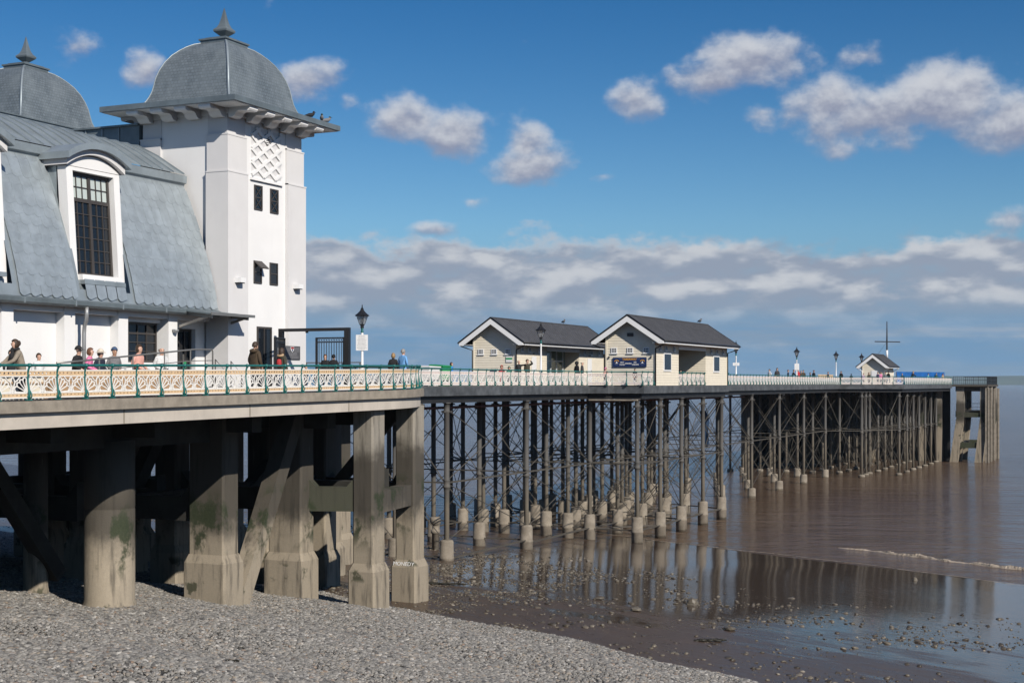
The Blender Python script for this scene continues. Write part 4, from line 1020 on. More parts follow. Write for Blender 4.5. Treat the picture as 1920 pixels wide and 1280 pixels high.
# towers
def tower(cx, cy, hx_, hy_, zt, big=True):
    """square tower: core wall, corner pilasters, bracketed eave, bell dome and finial"""
    z0 = FZ - .3; core = MB(); core.box(cx - hx_ + .15, cx + hx_ - .15, cy - hy_ + .15, cy + hy_ - .15, z0, zt - .25)
    t = part('tower', core, [M['white' if big else 'zincdark']], pav)
    if big:
        for sx_ in (-1, 1):
            for sy_ in (-1, 1):
                mb = MB()
                for (a, b, ins) in ((z0, 7.85, 0), (7.85, 9.22, .06), (9.22, 9.95, .13)):
                    x1 = cx + sx_ * (hx_ - ins); x2 = cx + sx_ * (hx_ - 1.0); y1 = cy + sy_ * (hy_ - ins); y2 = cy + sy_ * (hy_ - 1.28)
                    mb.box(min(x1, x2), max(x1, x2), min(y1, y2), max(y1, y2), a, b)
                    mb.box(min(x1, x2) - .015 * (sx_ < 0), max(x1, x2) + .015 * (sx_ > 0), min(y1, y2) - .015 * (sy_ < 0), max(y1, y2) + .015 * (sy_ > 0), b - .05, b + .004) if ins < .1 else None
                part('corner_pilaster', mb, [M['offwhite']], t)
        part('frieze', MB().box(cx - hx_ + .05, cx + hx_ - .05, cy - hy_ + .05, cy + hy_ - .05, 9.952, zt - .23), [M['white']], t)
        O = 1.0
        part('soffit', MB().box(cx - hx_ - O + .08, cx + hx_ + O - .08, cy - hy_ - O + .08, cy + hy_ + O - .08, zt - .23, zt - .202), [M['white']], t)
        ea = MB(); ea.box(cx - hx_ - O, cx + hx_ + O, cy - hy_ - O, cy + hy_ + O, zt - .20, zt); 
        part('eave', ea, [M['zincdark']], t)
        # S-shaped brackets
        pr_ = [(0, -.52), (.14, -.52), (.24, -.46), (.31, -.34), (.36, -.24), (.46, -.19), (.62, -.20), (.78, -.24), (.90, -.22), (.95, -.13), (.95, -.005), (0, -.005)]
        def br(x, y, ang):
            mb = MB(); k_ = len(pr_); w_ = .26; vs = []
            for s_ in (-w_, w_):
                for (a, b) in pr_:
                    vs.append((x + a * cos(ang) - s_ * sin(ang), y + a * sin(ang) + s_ * cos(ang), zt - .232 + b * .66))
            mb.add(vs, [tuple(range(k_)), tuple(range(2 * k_ - 1, k_ - 1, -1))] + [(i, i + k_, (i + 1) % k_ + k_, (i + 1) % k_) for i in range(k_)])
            part('bracket', mb, [M['white']], t)
        for i in range(5): yb_ = cy - hy_ + .35 + i * (2 * hy_ - .7) / 4; br(cx + hx_ - .06, yb_, 0); br(cx - hx_ + .06, yb_, pi)
        for i in range(4): xb_ = cx - hx_ + .42 + i * (2 * hx_ - .84) / 3; br(xb_, cy - hy_ + .06, -pi / 2); br(xb_, cy + hy_ - .06, pi / 2)
    else:
        O = .62
        part('eave', MB().box(cx - hx_ - O, cx + hx_ + O, cy - hy_ - 6.5, cy + hy_ + O - .7, zt - .42, zt), [M['zinc']], t)
        part('eave_lip', MB().box(cx - hx_ - O - .06, cx + hx_ + O + .06, cy - hy_ - 6.5, cy + hy_ + O - .64, zt + .002, zt + .05), [M['zincdark']], t)
        part('red_band', MB().box(cx + hx_ - .14, cx + hx_ - .06, cy - hy_ - 6, cy - .9, zt - .70, zt - .425), [M['redwood']], t)
    # dome
    ax, ay = 1.97, 2.47; zb = zt + .16; H = 2.62
    PR = [(1.03, 0), (1.0, .015), (.965, .06), (.93, .12), (.895, .20), (.87, .30), (.845, .42), (.80, .54), (.735, .66), (.65, .77), (.56, .85), (.47, .915), (.38, .965), (.30, .99), (.26, 1.0)]
    part('dome_base', MB().box(cx - ax * 1.02 - .06, cx + ax * 1.02 + .06, cy - ay * 1.02 - .06, cy + ay * 1.02 + .06, zt + .002, zb), [M['zinc']], t)
    bm = bmesh.new(); uvl = bm.loops.layers.uv.new('UVMap'); n = 12
    sq = [(ax, ay, 1, -1), (ax, ay, 1, 1), (ax, ay, -1, 1), (ax, ay, -1, -1)]
    def pt(c, r, h): return Vector((cx + sq[c][2] * ax * r, cy + sq[c][3] * (ay * r), zb + H * h))
    for c in range(4):
        prev = None; v = 0.0
        for i, (r, h) in enumerate(PR):
            A, B = pt(c, r, h), pt((c + 1) % 4, r, h); row = [bm.verts.new(A.lerp(B, j / n)) for j in range(n + 1)]
            if prev:
                v2 = v + ((A + B) / 2 - pm).length; L1 = pl_; L2 = (B - A).length
                for j in range(n):
                    f = bm.faces.new((prev[j], prev[j + 1], row[j + 1], row[j])); f.smooth = False
                    us = ((j / n - .5) * L1, ((j + 1) / n - .5) * L1, ((j + 1) / n - .5) * L2, (j / n - .5) * L2)
                    for l, u_, vv in zip(f.loops, us, (v, v, v2, v2)): l[uvl].uv = (u_ + c * 1.7, vv)
                v = v2
            prev = row; pm = (A + B) / 2; pl_ = (B - A).length
    for f in bm.faces: f.smooth = True
    me = bpy.data.meshes.new('dome'); bm.to_mesh(me); bm.free(); me.materials.append(M['dome']); link('dome', me, t)
    for c in range(4):
        mb = MB(); mb.smooth = True; mb.tube([pt(c, r, h) + Vector((0, 0, .015)) for (r, h) in PR], .05 if c == 0 else .02, 8); part('ridge_roll', mb, [M['zinc']], t)
    zc = zb + H; fx_, fy_ = ax * .30, ay * .30
    cap = MB(); cap.box(cx - fx_, cx + fx_, cy - fy_, cy + fy_, zc - .02, zc + .08); cap.box(cx - fx_ - .05, cx + fx_ + .05, cy - fy_ - .05, cy + fy_ + .05, zc + .082, zc + .15); cap.box(cx - fx_ * .8, cx + fx_ * .8, cy - fy_ * .8, cy + fy_ * .8, zc + .152, zc + .22)
    part('dome_cap', cap, [M['zincdark']], t)
    fi = MB(); q = zc + .22
    fi.lathe([(.20, q), (.15, q + .03), (.14, q + .13), (.20, q + .16), (.42, q + .30), (.44, q + .36), (.42, q + .39), (.29, q + .48), (.20, q + .62), (.125, q + .84), (.075, q + 1.02), (.012, q + 1.24)], 4, (cx, cy), square=True)
    part('finial', fi, [M['zincdark']], t)
    return t
tw = tower(.09, -18.55, 2.06, 2.65, 10.38)
tw2 = tower(-11.9, -16.4, 2.1, 2.6, 10.9, False)
# tower windows, lattice, door
def tower_window(y0, y1, z0, z1, kind):
    x = 2.0 + .001 - .15 + .15
    mb = MB(); mb.box(1.90, 2.012, y0, y1, z0, z1); mb.m = 1
    fr = .05
    for (a, b, c, d_) in ((y0, y0 + fr, z0, z1), (y1 - fr, y1, z0, z1), (y0 + fr, y1 - fr, z0, z0 + fr), (y0 + fr, y1 - fr, z1 - fr, z1), (y0 + fr, y1 - fr, (z0 + z1) / 2 - .025, (z0 + z1) / 2 + .025)): mb.box(2.013, 2.04, a, b, c, d_)
    if kind == 'x':
        for (c, d_) in ((z0 + fr, (z0 + z1) / 2), ((z0 + z1) / 2, z1 - fr)):
            mb.bar((2.02, y0 + fr, c), (2.02, y1 - fr, d_), .03); mb.bar((2.02, y1 - fr, c), (2.02, y0 + fr, d_), .03)
    return part('window', mb, [M['glass'], M['frame']], tw)
part('recess', MB().box(1.896, 1.9399, -19.86, -17.26, 2.0, 2.01), [M['white']], tw)
tower_window(-19.33, -18.79, 6.60, 7.54, 'x'); tower_window(-18.25, -17.69, 6.58, 7.52, 'x')
tower_window(-19.36, -18.83, 3.80, 4.66, ''); tower_window(-18.28, -17.73, 3.80, 4.66, '')
part('open_casement', MB().bar((2.03, -19.10, 4.64), (2.36, -19.10, 4.36), .50, .04, up=(1, 0, .6)), [M['frame']], tw)
part('string_course', MB().box(1.9, 2.09, -19.6, -17.45, 7.70, 7.79), [M['white']], tw)
part('doorway', MB().box(1.92, 2.02, -19.15, -18.17, FZ, 2.16), [M['glass']], tw)
part('door_frame', MB().box(2.021, 2.05, -19.15, -19.08, FZ, 2.16).box(2.021, 2.05, -18.24, -18.17, FZ, 2.16).box(2.021, 2.05, -19.08, -18.24, 2.08, 2.16).box(2.021, 2.05, -18.70, -18.66, FZ, 2.08), [M['frame']], tw)
# diamond lattice panel
la = MB(); Y0, Y1, Z0, Z1 = -19.50, -17.48, 7.90, 9.72
import itertools
def clip_seg(p, q):
    (x0, y0), (x1, y1) = p, q; t0, t1 = 0, 1; dx, dy = x1 - x0, y1 - y0
    for pp, qq in ((-dx, x0 - Y0), (dx, Y1 - x0), (-dy, y0 - Z0), (dy, Z1 - y0)):
        if pp == 0:
            if qq < 0: return None
        else:
            r_ = qq / pp
            if pp < 0: t0 = max(t0, r_)
            else: t1 = min(t1, r_)
    return None if t0 >= t1 - .02 else ((x0 + dx * t0, y0 + dy * t0), (x0 + dx * t1, y0 + dy * t1))
stp = .80
for k_ in range(-6, 10):
    for sl_ in (1, -1):
        c = Y0 + k_ * stp; sg = clip_seg((c, Z0), (c + sl_ * 3.0, Z0 + 3.0 * .62))
        if sg: la.bar((2.03 + .003 * (sl_ > 0), *sg[0]), (2.03 + .003 * (sl_ > 0), *sg[1]), .13, .06, up=(1, 0, 0))
part('lattice', la, [M['white']], tw); part('lattice_back', MB().box(1.99, 2.0035, Y0, Y1, Z0, Z1), [M['offwhite']], tw)
vt = MB()
for i in range(6): vt.box(2.02, 2.06, -18.62 + abs(i - 2.5) * .07, -18.22 - abs(i - 2.5) * .07, 9.08 + i * .075, 9.11 + i * .075)
part('vent', vt, [M['frame']], tw)
# canopy over the door
cn = MB(); cn.extr([(1.46, 2.60), (2.95, 2.42), (2.95, 2.47), (1.46, 2.68)], -23.35, -20.75, 1)
cno = part('canopy', cn, [M['zincdark']], pav)
for y in (-23.2, -21.0):
    part('canopy_bracket', MB().bar((1.46, y, 2.02), (2.75, y, 2.38), .06, .09).bar((1.47, y, 2.52), (2.9, y, 2.36), .07, .12), [M['metal']], cno)
part('canopy_edge', MB().box(2.96, 3.01, -23.38, -20.72, 2.40, 2.50), [M['metal']], cno)
# rain pipe
dp = MB(); dp.smooth = True; dp.tube([(1.78, -28.45, 2.46), (1.78, -28.45, 2.20), (1.72, -28.40, 2.02), (1.56, -28.30, 1.86), (1.54, -28.30, 1.6), (1.54, -28.30, FZ)], .065, 12); part('downpipe', dp, [M['steelgrey']], pav)

# lamps fixed to the tower
for (y, z, lb) in ((-20.62, 3.82, 'left of the two white box lights on the tower pilasters'), (-16.68, 3.82, 'right of the two white box lights on the tower pilasters')):
    mb = MB(); mb.box(2.151, 2.42, y - .17, y + .17, z - .09, z + .09); mb.m = 1; mb.box(2.18, 2.39, y - .14, y + .14, z - .12, z - .091)
    tag(link('wall_light', mb.mesh('wall_light', [M['trim'], M['black']])), lb, 'wall light', 'box lights on the tower')
mb = MB(); mb.smooth = True; mb.lathe([(.02, 1.78), (.09, 1.80), (.12, 1.88), (.12, 1.91)], 12, (1.55, -23.52)); tag(link('wall_light', mb.mesh('wall_light', [M['steelgrey']])), 'small half-round wall light on the pilaster beside the glazed door', 'wall light')

# ------------------------------------------------------------------ railings: scrolled green posts, fretted white panels
RL = 1.05; RH = .90
def fret_panel(band):
    """a cast panel one bay long: two pierced bands and a fretwork of half rosettes (x along, z up, outward = -y)"""
    mb = MB(); h = .010; x0, x1 = .03, RL - .03; W_ = x1 - x0
    for (a, b) in ((.725, .756), (.586, .612), (.168, .195), (.05, .085)): mb.box(x0, x1, -h * 1.5, h * 1.5, a, b)
    def pierced(za, zb, n):
        cw = W_ / n; zm = (za + zb) / 2; r = (zb - za) * .34
        for i in range(n):
            ca = x0 + cw * i; cb = ca + cw; cm_ = (ca + cb) / 2
            out = [(ca, za), (cm_, za), (cb, za), (cb, zm), (cb, zb), (cm_, zb), (ca, zb), (ca, zm)]
            inn = [(cm_ - r * .5, zm - r * .5), (cm_, zm - r), (cm_ + r * .5, zm - r * .5), (cm_ + r, zm), (cm_ + r * .5, zm + r * .5), (cm_, zm + r), (cm_ - r * .5, zm + r * .5), (cm_ - r, zm)]
            b = len(mb.v)
            for y in (-h, h): mb.v += [(p[0], y, p[1]) for p in out] + [(p[0], y, p[1]) for p in inn]
            for k in range(8):
                k2 = (k + 1) % 8
                mb.face((b + k, b + k2, b + 8 + k2, b + 8 + k)); mb.face((b + 16 + k2, b + 16 + k, b + 24 + k, b + 24 + k2)); mb.face((b + 8 + k, b + 8 + k2, b + 24 + k2, b + 24 + k))
    mb.m = 1; pierced(.612, .725, 7); pierced(.085, .168, 7); mb.m = 0
    zb, zt = .195, .586; Hh = zt - zb
    for sgn, ox in ((1, x0), (-1, x1)):
        def q(a, r): return (ox + sgn * r * cos(a), zb + r * sin(a))
        mb.ribbon([q(pi / 2 * i / 5, .085) for i in range(6)], .05, -h, h)
        mb.ribbon([q(0, .03), q(pi / 2, .03)], .06, -h, h)
        an = [R(a) for a in (3, 24, 44, 64, 86)]
        rl = [.46, .43, .40, .385, .38]
        for a, r in zip(an, rl): mb.ribbon([q(a, .07), q(a, r * .6), q(a, r - .03)], .026, -h, h)
        for i in range(4):                                    # rounded ends of the petals
            a0, a1 = an[i], an[i + 1]; r0 = (rl[i] + rl[i + 1]) / 2
            mb.ribbon([q(a0 + (a1 - a0) * t, r0 - .055 + .055 * sin(pi * t)) for t in (0, .17, .34, .5, .66, .83, 1)], .030, -h, h)
    xm = (x0 + x1) / 2
    for s_ in (1, -1):                                        # the drop between the rosettes and its ties
        mb.ribbon([(xm, zb), (xm + s_ * .02, zb + .10), (xm + s_ * .075, zb + .24), (xm + s_ * .05, zb + .32), (xm, zt)], .028, -h, h)
        mb.ribbon([(xm + s_ * .07, zb + .26), (xm + s_ * .16, zb + .30), (xm + s_ * .26, zt)], .028, -h, h)
        mb.ribbon([(xm, zb + .05), (xm + s_ * .06, zb + .02), (xm + s_ * .12, zb)], .03, -h, h)
    return mb.mesh('panel', [M['railwhite'], M[band]])
panel_tan = fret_panel('tan'); panel_pink = fret_panel('pinkish')
pm_ = MB()                                                     # post: foot, S-shaped shaft, scroll and knuckle under the handrail
pm_.box(-.05, .05, -.11, .05, 0, .03)
pm_.smooth = True
pm_.tube([(0, -.03, .02), (0, -.055, .16), (0, -.03, .32), (0, .0, .48), (0, .002, .66), (0, -.02, .76), (0, -.055, .83), (0, -.06, .885)], [.036, .030, .026, .025, .025, .026, .028, .034], 7)
pm_.tube([(0, -.085 + .048 * cos(a), .125 + .062 * sin(a)) for a in [2 * pi * i / 10 for i in range(10)]], .016, 6, closed=True)
pm_.tube([(0, -.05, .03), (0, -.10, .05), (0, -.13, .09), (0, -.12, .17), (0, -.075, .24)], .014, 6)
pm_.tube([(-.035, -.06, RH - .03), (.035, -.06, RH - .03)], .052, 8)
for z in (.09, .62): pm_.tube([(-.04, 0, z), (.04, 0, z)], .03, 6)
post_me = pm_.mesh('post', [M['green']])

def railing(label, pts, zf, panel, group='green and white railings', closed_end=True, hmat='green', ends=True):
    t = thing('railing', label, 'railing', group)
    hr = []; first = True
    for i in range(len(pts) - 1):
        p = Vector((*pts[i], 0)); q = Vector((*pts[i + 1], 0)); L = (q - p).length; n = max(1, round(L / RL)); d = (q - p) / n; ang = atan2(d.y, d.x)
        no = Vector((d.y, -d.x, 0)).normalized()
        for k in range(n):
            a = p + d * k; b = p + d * (k + 1); za, zb_ = zf(a.x, a.y), zf(b.x, b.y)
            sl_ = math.asin((zb_ - za) / d.length)
            link('panel', panel, t, (a.x, a.y, za), (0, -sl_, ang), (d.length / RL, 1, 1))
            link('post', post_me, t, (a.x, a.y, za), (0, 0, ang))
            hr.append((a.x + no.x * .06, a.y + no.y * .06, za + RH - .03))
        if i == len(pts) - 2:
            link('post', post_me, t, (q.x, q.y, zf(q.x, q.y)), (0, 0, ang)); hr.append((q.x + no.x * .06, q.y + no.y * .06, zf(q.x, q.y) + RH - .03))
    mb = MB(); mb.smooth = True; mb.tube(hr, .034, 8); part('handrail', mb, [M[hmat]], t)
    return t
# along the platform edge: straight, then round the curve in chords one bay long
a_pts = [(7.98, -42.0 + 1.05 * 0), (7.98, -20.7)]
r_ = ARC_R - .22; a1 = math.asin((.3 - ARC_C[0]) / r_); a_end = pi / 2 - a1; na = round(r_ * a_end / RL)
arc = [(ARC_C[0] + r_ * cos(a_end * i / na), ARC_C[1] + r_ * sin(a_end * i / na)) for i in range(na + 1)]
railing('white and tan fretwork railing with green posts round the concrete platform', [a_pts[0], (7.98, ARC_C[1])] + arc[1:], lambda x, y: zd(y), panel_tan)
flat = lambda x, y: DZ
railing('white railing with green posts along the pier edge before the two shelters', [(arc[-1][0] - .12, arc[-1][1] + .4), (.18, 20.0), (1.45, 20.0), (1.45, 21.05), (3.45, 21.05), (3.45, 23.2)], lambda x, y: min(DZ, zd(y)) if y < -8 else DZ, panel_pink)
railing('short white railing in the open bay of the takeaway shelter', [(3.42, 28.4), (3.42, 34.5)], flat, panel_pink)
railing('long white railing with green posts beyond the shelters', [(3.45, 40.1), (3.45, 40.5), (.18, 42.1), (.18, 96.4)], flat, panel_pink)
railing('white railing across the step out to the wide pier head', [(.3, 96.5), (6.95, 97.7)], flat, panel_pink)
railing('white railing along the side of the wide pier head', [(6.98, 97.8), (8.05, 127.2)], flat, panel_pink)

# ------------------------------------------------------------------ lamp posts
def lamp_meshes():
    d = {}
    mb = MB(); mb.smooth = True
    mb.lathe([(.14, 0), (.14, .12), (.10, .16), (.085, .75), (.10, .78), (.10, .86), (.062, .92), (.052, 2.35), (.06, 2.37), (.06, 2.42), (.05, 2.45)], 12); d['pole'] = mb.mesh('pole', [M['trim']])
    mb = MB(); mb.smooth = True; mb.lathe([(.05, 2.45), (.075, 2.48), (.055, 2.53), (.05, 2.62), (.07, 2.66)], 10); d['collar'] = mb.mesh('collar', [M['green']])
    mb = MB(); mb.lathe([(.07, 2.66), (.09, 2.72), (.075, 2.78), (.115, 2.80), (.12, 2.84)], 8); 
    for i in range(4):
        a = pi / 4 + i * pi / 2; mb.bar((.12 * cos(a), .12 * sin(a), 2.83), (.26 * cos(a), .26 * sin(a), 3.22), .024)
    mb.lathe([(.33, 3.215), (.34, 3.25), (.22, 3.34), (.12, 3.44), (.07, 3.52), (.075, 3.56), (.03, 3.60), (.02, 3.72), (.004, 3.75)], 8); d['lantern'] = mb.mesh('lantern', [M['black']])
    mb = MB(); mb.lathe([(.10, 2.842), (.235, 3.21)], 4, square=True); d['glass'] = mb.mesh('lantern_glass', [M['clearpane']])
    mb = MB(); mb.smooth = True; mb.lathe([(.03, 2.85), (.06, 2.95), (.06, 3.05), (.02, 3.12)], 10); d['bulb'] = mb.mesh('bulb', [M['lampglass']])
    return d
def pane_mat():
    m = bpy.data.materials.new('lantern glass'); m.use_nodes = True; T = NT(m.node_tree); T.n.clear()
    tr = T.node('ShaderNodeBsdfTransparent'); tr.inputs[0].default_value = (.9, .92, .93, 1); gl = T.node('ShaderNodeBsdfGlossy'); gl.inputs['Roughness'].default_value = .08
    df = T.node('ShaderNodeBsdfDiffuse'); df.inputs[0].default_value = (.75, .78, .8, 1)
    m1 = T.node('ShaderNodeMixShader'); m1.inputs[0].default_value = .35; T.l.new(gl.outputs[0], m1.inputs[1]); T.l.new(df.outputs[0], m1.inputs[2])
    m2 = T.node('ShaderNodeMixShader'); m2.inputs[0].default_value = .62; T.l.new(tr.outputs[0], m2.inputs[1]); T.l.new(m1.outputs[0], m2.inputs[2])
    o = T.node('ShaderNodeOutputMaterial'); T.l.new(m2.outputs[0], o.inputs[0]); return m
M['clearpane'] = pane_mat()
LM = lamp_meshes()
def lamp(x, y, label, sign=None):
    t = thing('lamp_post', label, 'lamp post', 'lamp posts along the pier', (x, y, DZ))
    for n_, k_ in (('pole', 'pole'), ('collar', 'collar'), ('lantern', 'lantern'), ('lantern_glass', 'glass'), ('bulb', 'bulb')): link(n_, LM[k_], t)
    if sign:
        w_, h_, zc, lines = sign; c, s_ = cos(VA), sin(VA)
        sg = part('notice', MB().box(-w_ / 2, w_ / 2, -.085, -.065, zc - h_ / 2, zc + h_ / 2), [M['paper']], t); sg.rotation_euler = (0, 0, VA * .9)
        r = random.Random(int(w_ * 100))
        mb = MB()
        for i in range(lines):
            z = zc + h_ / 2 - h_ * (i + 1) / (lines + 1); L = w_ * r.uniform(.25, .42); x_ = -L
            while x_ < L:                                         # print too small to read: words as short dark runs
                wl = r.uniform(.02, .06); mb.box(x_, min(x_ + wl, L), -.088, -.0855, z - .010, z + .010); x_ += wl + .018
        part('print', mb, [M['inkgrey']], sg)
    return t
lamp(0.0, -7.75, 'nearest lamp post with a large white notice, beside the black gate', (.55, .72, 2.0, 11))
lamp(0.05, 12.9, 'slim white lamp post in front of the left shelter')
lamp(0.1, 54.7, 'white lamp post with small sign just past the takeaway shelter', (.55, .25, 1.75, 2))
lamp(0.1, 76.6, 'white lamp post with pale sign half way to the pier head', (.45, .62, 1.75, 6))
lamp(0.1, 95.0, 'white lamp post without a sign near the start of the pier head')
lamp(.2, 108.9, 'white lamp post standing in front of the small far hut')

# ------------------------------------------------------------------ shelters
def clapboard(mb, axis, fixed, a0, a1, z0, z1f, out, step=.17):
    """lapped boards on a wall plane; z1f(a) gives the top of the wall"""
    z = z0
    while z < max(z1f(a0), z1f(a1), z1f((a0 + a1) / 2)) - .01:
        zt = z + step
        # clip the board to where the wall is taller than its foot
        lo, hi = a0, a1
        N_ = 40; ok = [a0 + (a1 - a0) * i / N_ for i in range(N_ + 1) if z1f(a0 + (a1 - a0) * i / N_) > z + .02]
        if not ok: break
        lo, hi = ok[0], ok[-1]
        tt = min(zt, max(z1f(a) for a in ok))
        ok2 = [a for a in ok if z1f(a) >= tt - 1e-6] or [(lo + hi) / 2]
        lo2, hi2 = ok2[0], ok2[-1]
        f0 = fixed + out * .023; f1 = fixed + out * .006; b = fixed - out * .02
        def P(a, f, z_): return (f, a, z_) if axis == 0 else (a, f, z_)
        mb.add([P(lo, f0, z), P(hi, f0, z), P(hi2, f1, tt), P(lo2, f1, tt), P(lo, b, z), P(hi, b, z), P(hi2, b, tt), P(lo2, b, tt)], [(0, 1, 2, 3), (0, 4, 5, 1), (2, 6, 7, 3), (0, 3, 7, 4), (1, 5, 6, 2)])
        z = zt
def small_window(par, axis, f, a, z, w_, h_, out, n=3):
    """little white-framed window with two rows of panes"""
    mb = MB()
    def B(a0, a1, z0, z1, d0, d1):
        lo, hi = sorted((f + out * d0, f + out * d1))
        if axis == 0: mb.box(lo, hi, a0, a1, z0, z1)
        else: mb.box(a0, a1, lo, hi, z0, z1)
    B(a - w_ / 2, a + w_ / 2, z - h_ / 2, z + h_ / 2, .0, .045); B(a - w_ / 2 - .05, a + w_ / 2 + .05, z - h_ / 2 - .05, z - h_ / 2, .0, .07)
    mb.m = 1; pw = (w_ - .08) / n; ph = (h_ - .08) / 2
    for i in range(n):
        for j in range(2): B(a - w_ / 2 + .04 + pw * i + .017, a - w_ / 2 + .04 + pw * (i + 1) - .017, z - h_ / 2 + .04 + ph * j + .017, z - h_ / 2 + .04 + ph * (j + 1) - .017, .0455, .05)
    part('window', mb, [M['trim'], M['girder']], par)
def shelter(x0, x1, y0, y1, label, kind, zb=DZ, zw=2.72, rise=1.62, over=.62, oside=.80, bays=None, group=None):
    t = thing('shelter', label, 'shelter', group)
    xm = (x0 + x1) / 2; H = (x1 - x0) / 2
    slope = rise / (H + oside)
    zr = zw - .02 + slope * (H + oside)                              # ridge
    gab = lambda a: zr - .16 - slope * abs(a - xm)
    # solid cores of the rooms, with open bay(s) between
    wm = MB(); bays = bays or []
    segs = []; c = y0
    for (b0, b1) in bays: segs.append((c, b0)); c = b1
    segs.append((c, y1))
    for (a, b) in segs: wm.box(x0 + .02, x1 - .02, a + .02, b - .02, zb, zw + .3)
    for (b0, b1) in bays: wm.box(x0 + .02, x0 + .12, b0 - .02, b1 + .02, zb, zw + .3)
    wm.extr([(x0 + .02, zw + .30), (x1 - .02, zw + .30), (xm, gab(xm) - .05)], y0 + .02, y1 - .02, 1)
    part('wall', wm, [M['cream']], t)
    sd = MB()
    clapboard(sd, 1, y0, x0, x1, zb, gab, -1); clapboard(sd, 1, y1, x0, x1, zb, gab, 1)
    for (a, b) in segs: clapboard(sd, 0, x1, a, b, zb, lambda q: zw + .25, 1); clapboard(sd, 0, x0, a, b, zb, lambda q: zw + .25, -1)
    for (b0, b1) in bays:
        clapboard(sd, 1, b0, x0 + .1, x1, zb, lambda q: zw + .2, 1); clapboard(sd, 1, b1, x0 + .1, x1, zb, lambda q: zw + .2, -1); clapboard(sd, 0, x0 + .12, b0, b1, zb, lambda q: zw + .2, 1)
    sdo = part('weatherboards', sd, [M['cream']], t); sdo['kind'] = 'stuff'
    for (xx, yy) in ((x0, y0), (x1, y0), (x0, y1), (x1, y1)): part('corner_board', MB().box(xx - .05, xx + .05, yy - .05, yy + .05, zb, zw + .2), [M['cream']], t)
    for (b0, b1) in bays:
        part('bay_beam', MB().box(x1 - .10, x1 + .035, b0, b1, zw - .46, zw + .2), [M['trim']], t)
    # roof, barge boards, eave boards
    ya, yb = y0 - over, y1 + over; xa, xb = x0 - oside, x1 + oside; ze = zw - .02
    rf = MB()
    rf.extr([(xa, ze), (xm, zr), (xm, zr + .09), (xa - .04, ze + .06)], ya, yb, 1); rf.extr([(xb, ze), (xb + .04, ze + .06), (xm, zr + .09), (xm, zr)], ya, yb, 1)
    ro = part('roof', rf, [M['roofing']], t)
    n = int((yb - ya) / .42); rb = MB()
    for i in range(n):
        yy = ya + .2 + i * .42
        for s_ in (-1, 1): rb.bar((xm + s_ * .06, yy, zr + .09 - .06 * slope), (xm + s_ * (H + oside), yy, ze + .08), .05, .05)
    rbo = part('roof_rib', rb, [M['roofing']], ro); rbo['kind'] = 'stuff'
    part('ridge_cap', MB().box(xm - .09, xm + .09, ya, yb, zr + .06, zr + .115), [M['roofing']], ro)
    dpt = .34
    for (yy, o_) in ((ya, -1), (yb, 1)):
        for s_ in (-1, 1):
            mb = MB(); xe = xm + s_ * (H + oside); f0, f1 = sorted((yy + o_ * .004, yy + o_ * .045))
            pts_ = [(xe, ze - .02), (xe, ze - .02 - .16), (xe - s_ * .30, ze - .18), (xm, zr - .02 - dpt - .02), (xm, zr - .01)]
            mb.extr(pts_, f0, f1, 1); part('bargeboard', mb, [M['trim']], t)
            mb = MB(); mb.bar((xe + s_ * .05, yy + o_ * .03, ze + .05), (xm, yy + o_ * .03, zr + .09), .10, .05); part('verge_trim', mb, [M['black']], t)
    for s_, xx in ((-1, xa), (1, xb)):
        a_, b_ = sorted((xx + s_ * .005, xx + s_ * .035)); part('eave_board', MB().box(a_, b_, ya, yb, ze - .17, ze - .005), [M['trim']], t)
        mb = MB(); mb.smooth = True; mb.tube([(xx + s_ * .09, ya - .02, ze + .0), (xx + s_ * .09, yb + .02, ze + .0)], .055, 8); part('gutter', mb, [M['black']], t)
        a_, b_ = sorted((xx - s_ * .003, (x0 if s_ < 0 else x1) + s_ * .03)); part('soffit', MB().box(a_, b_, ya + .05, yb - .05, ze - .13, ze - .11), [M['trim']], t)
    # rain pipes at the corners
    for (xx, yy, s_, o_) in ((x1, y0, 1, -1), (x0, y0, -1, -1), (x1, y1, 1, 1)):
        mb = MB(); mb.smooth = True; mb.tube([(xx + s_ * (oside + .05), yy + o_ * (over - .1), ze - .04), (xx + s_ * (oside - .02), yy + o_ * .40, ze - .20), (xx + s_ * .08, yy + o_ * .07, ze - .48), (xx + s_ * .08, yy + o_ * .07, zb)], .045, 8)
        part('downpipe', mb, [M['girder' if kind != 'hut' else 'trim']], t)
    return t
sh1 = shelter(-9.40, -6.30, 23.4, 39.85, 'left cream weatherboarded shelter with white doors and small green sign', 'left', bays=[(28.72, 34.9)], group='cream shelters with grey roofs on the pier')
sh2 = shelter(.19, 3.50, 23.4, 39.9, 'right cream weatherboarded shelter with a navy takeaway sign on its gable', 'right', bays=[(28.33, 34.6)], group='cream shelters with grey roofs on the pier')
for sh, x0, x1 in ((sh1, -9.4, -6.3), (sh2, .19, 3.5)):
    for k_ in range(3): small_window(sh, 1, 23.4 - .03, x0 + .55 + k_ * (x1 - x0 - 1.1) / 2, 2.12, .40, .36, -1)
part('gable_vent', MB().box(1.65, 2.05, 23.30, 23.37, 3.02, 3.24).box(1.72, 1.83, 23.285, 23.301, 3.07, 3.19).box(1.87, 1.98, 23.285, 23.301, 3.07, 3.19), [M['frame']], sh2)
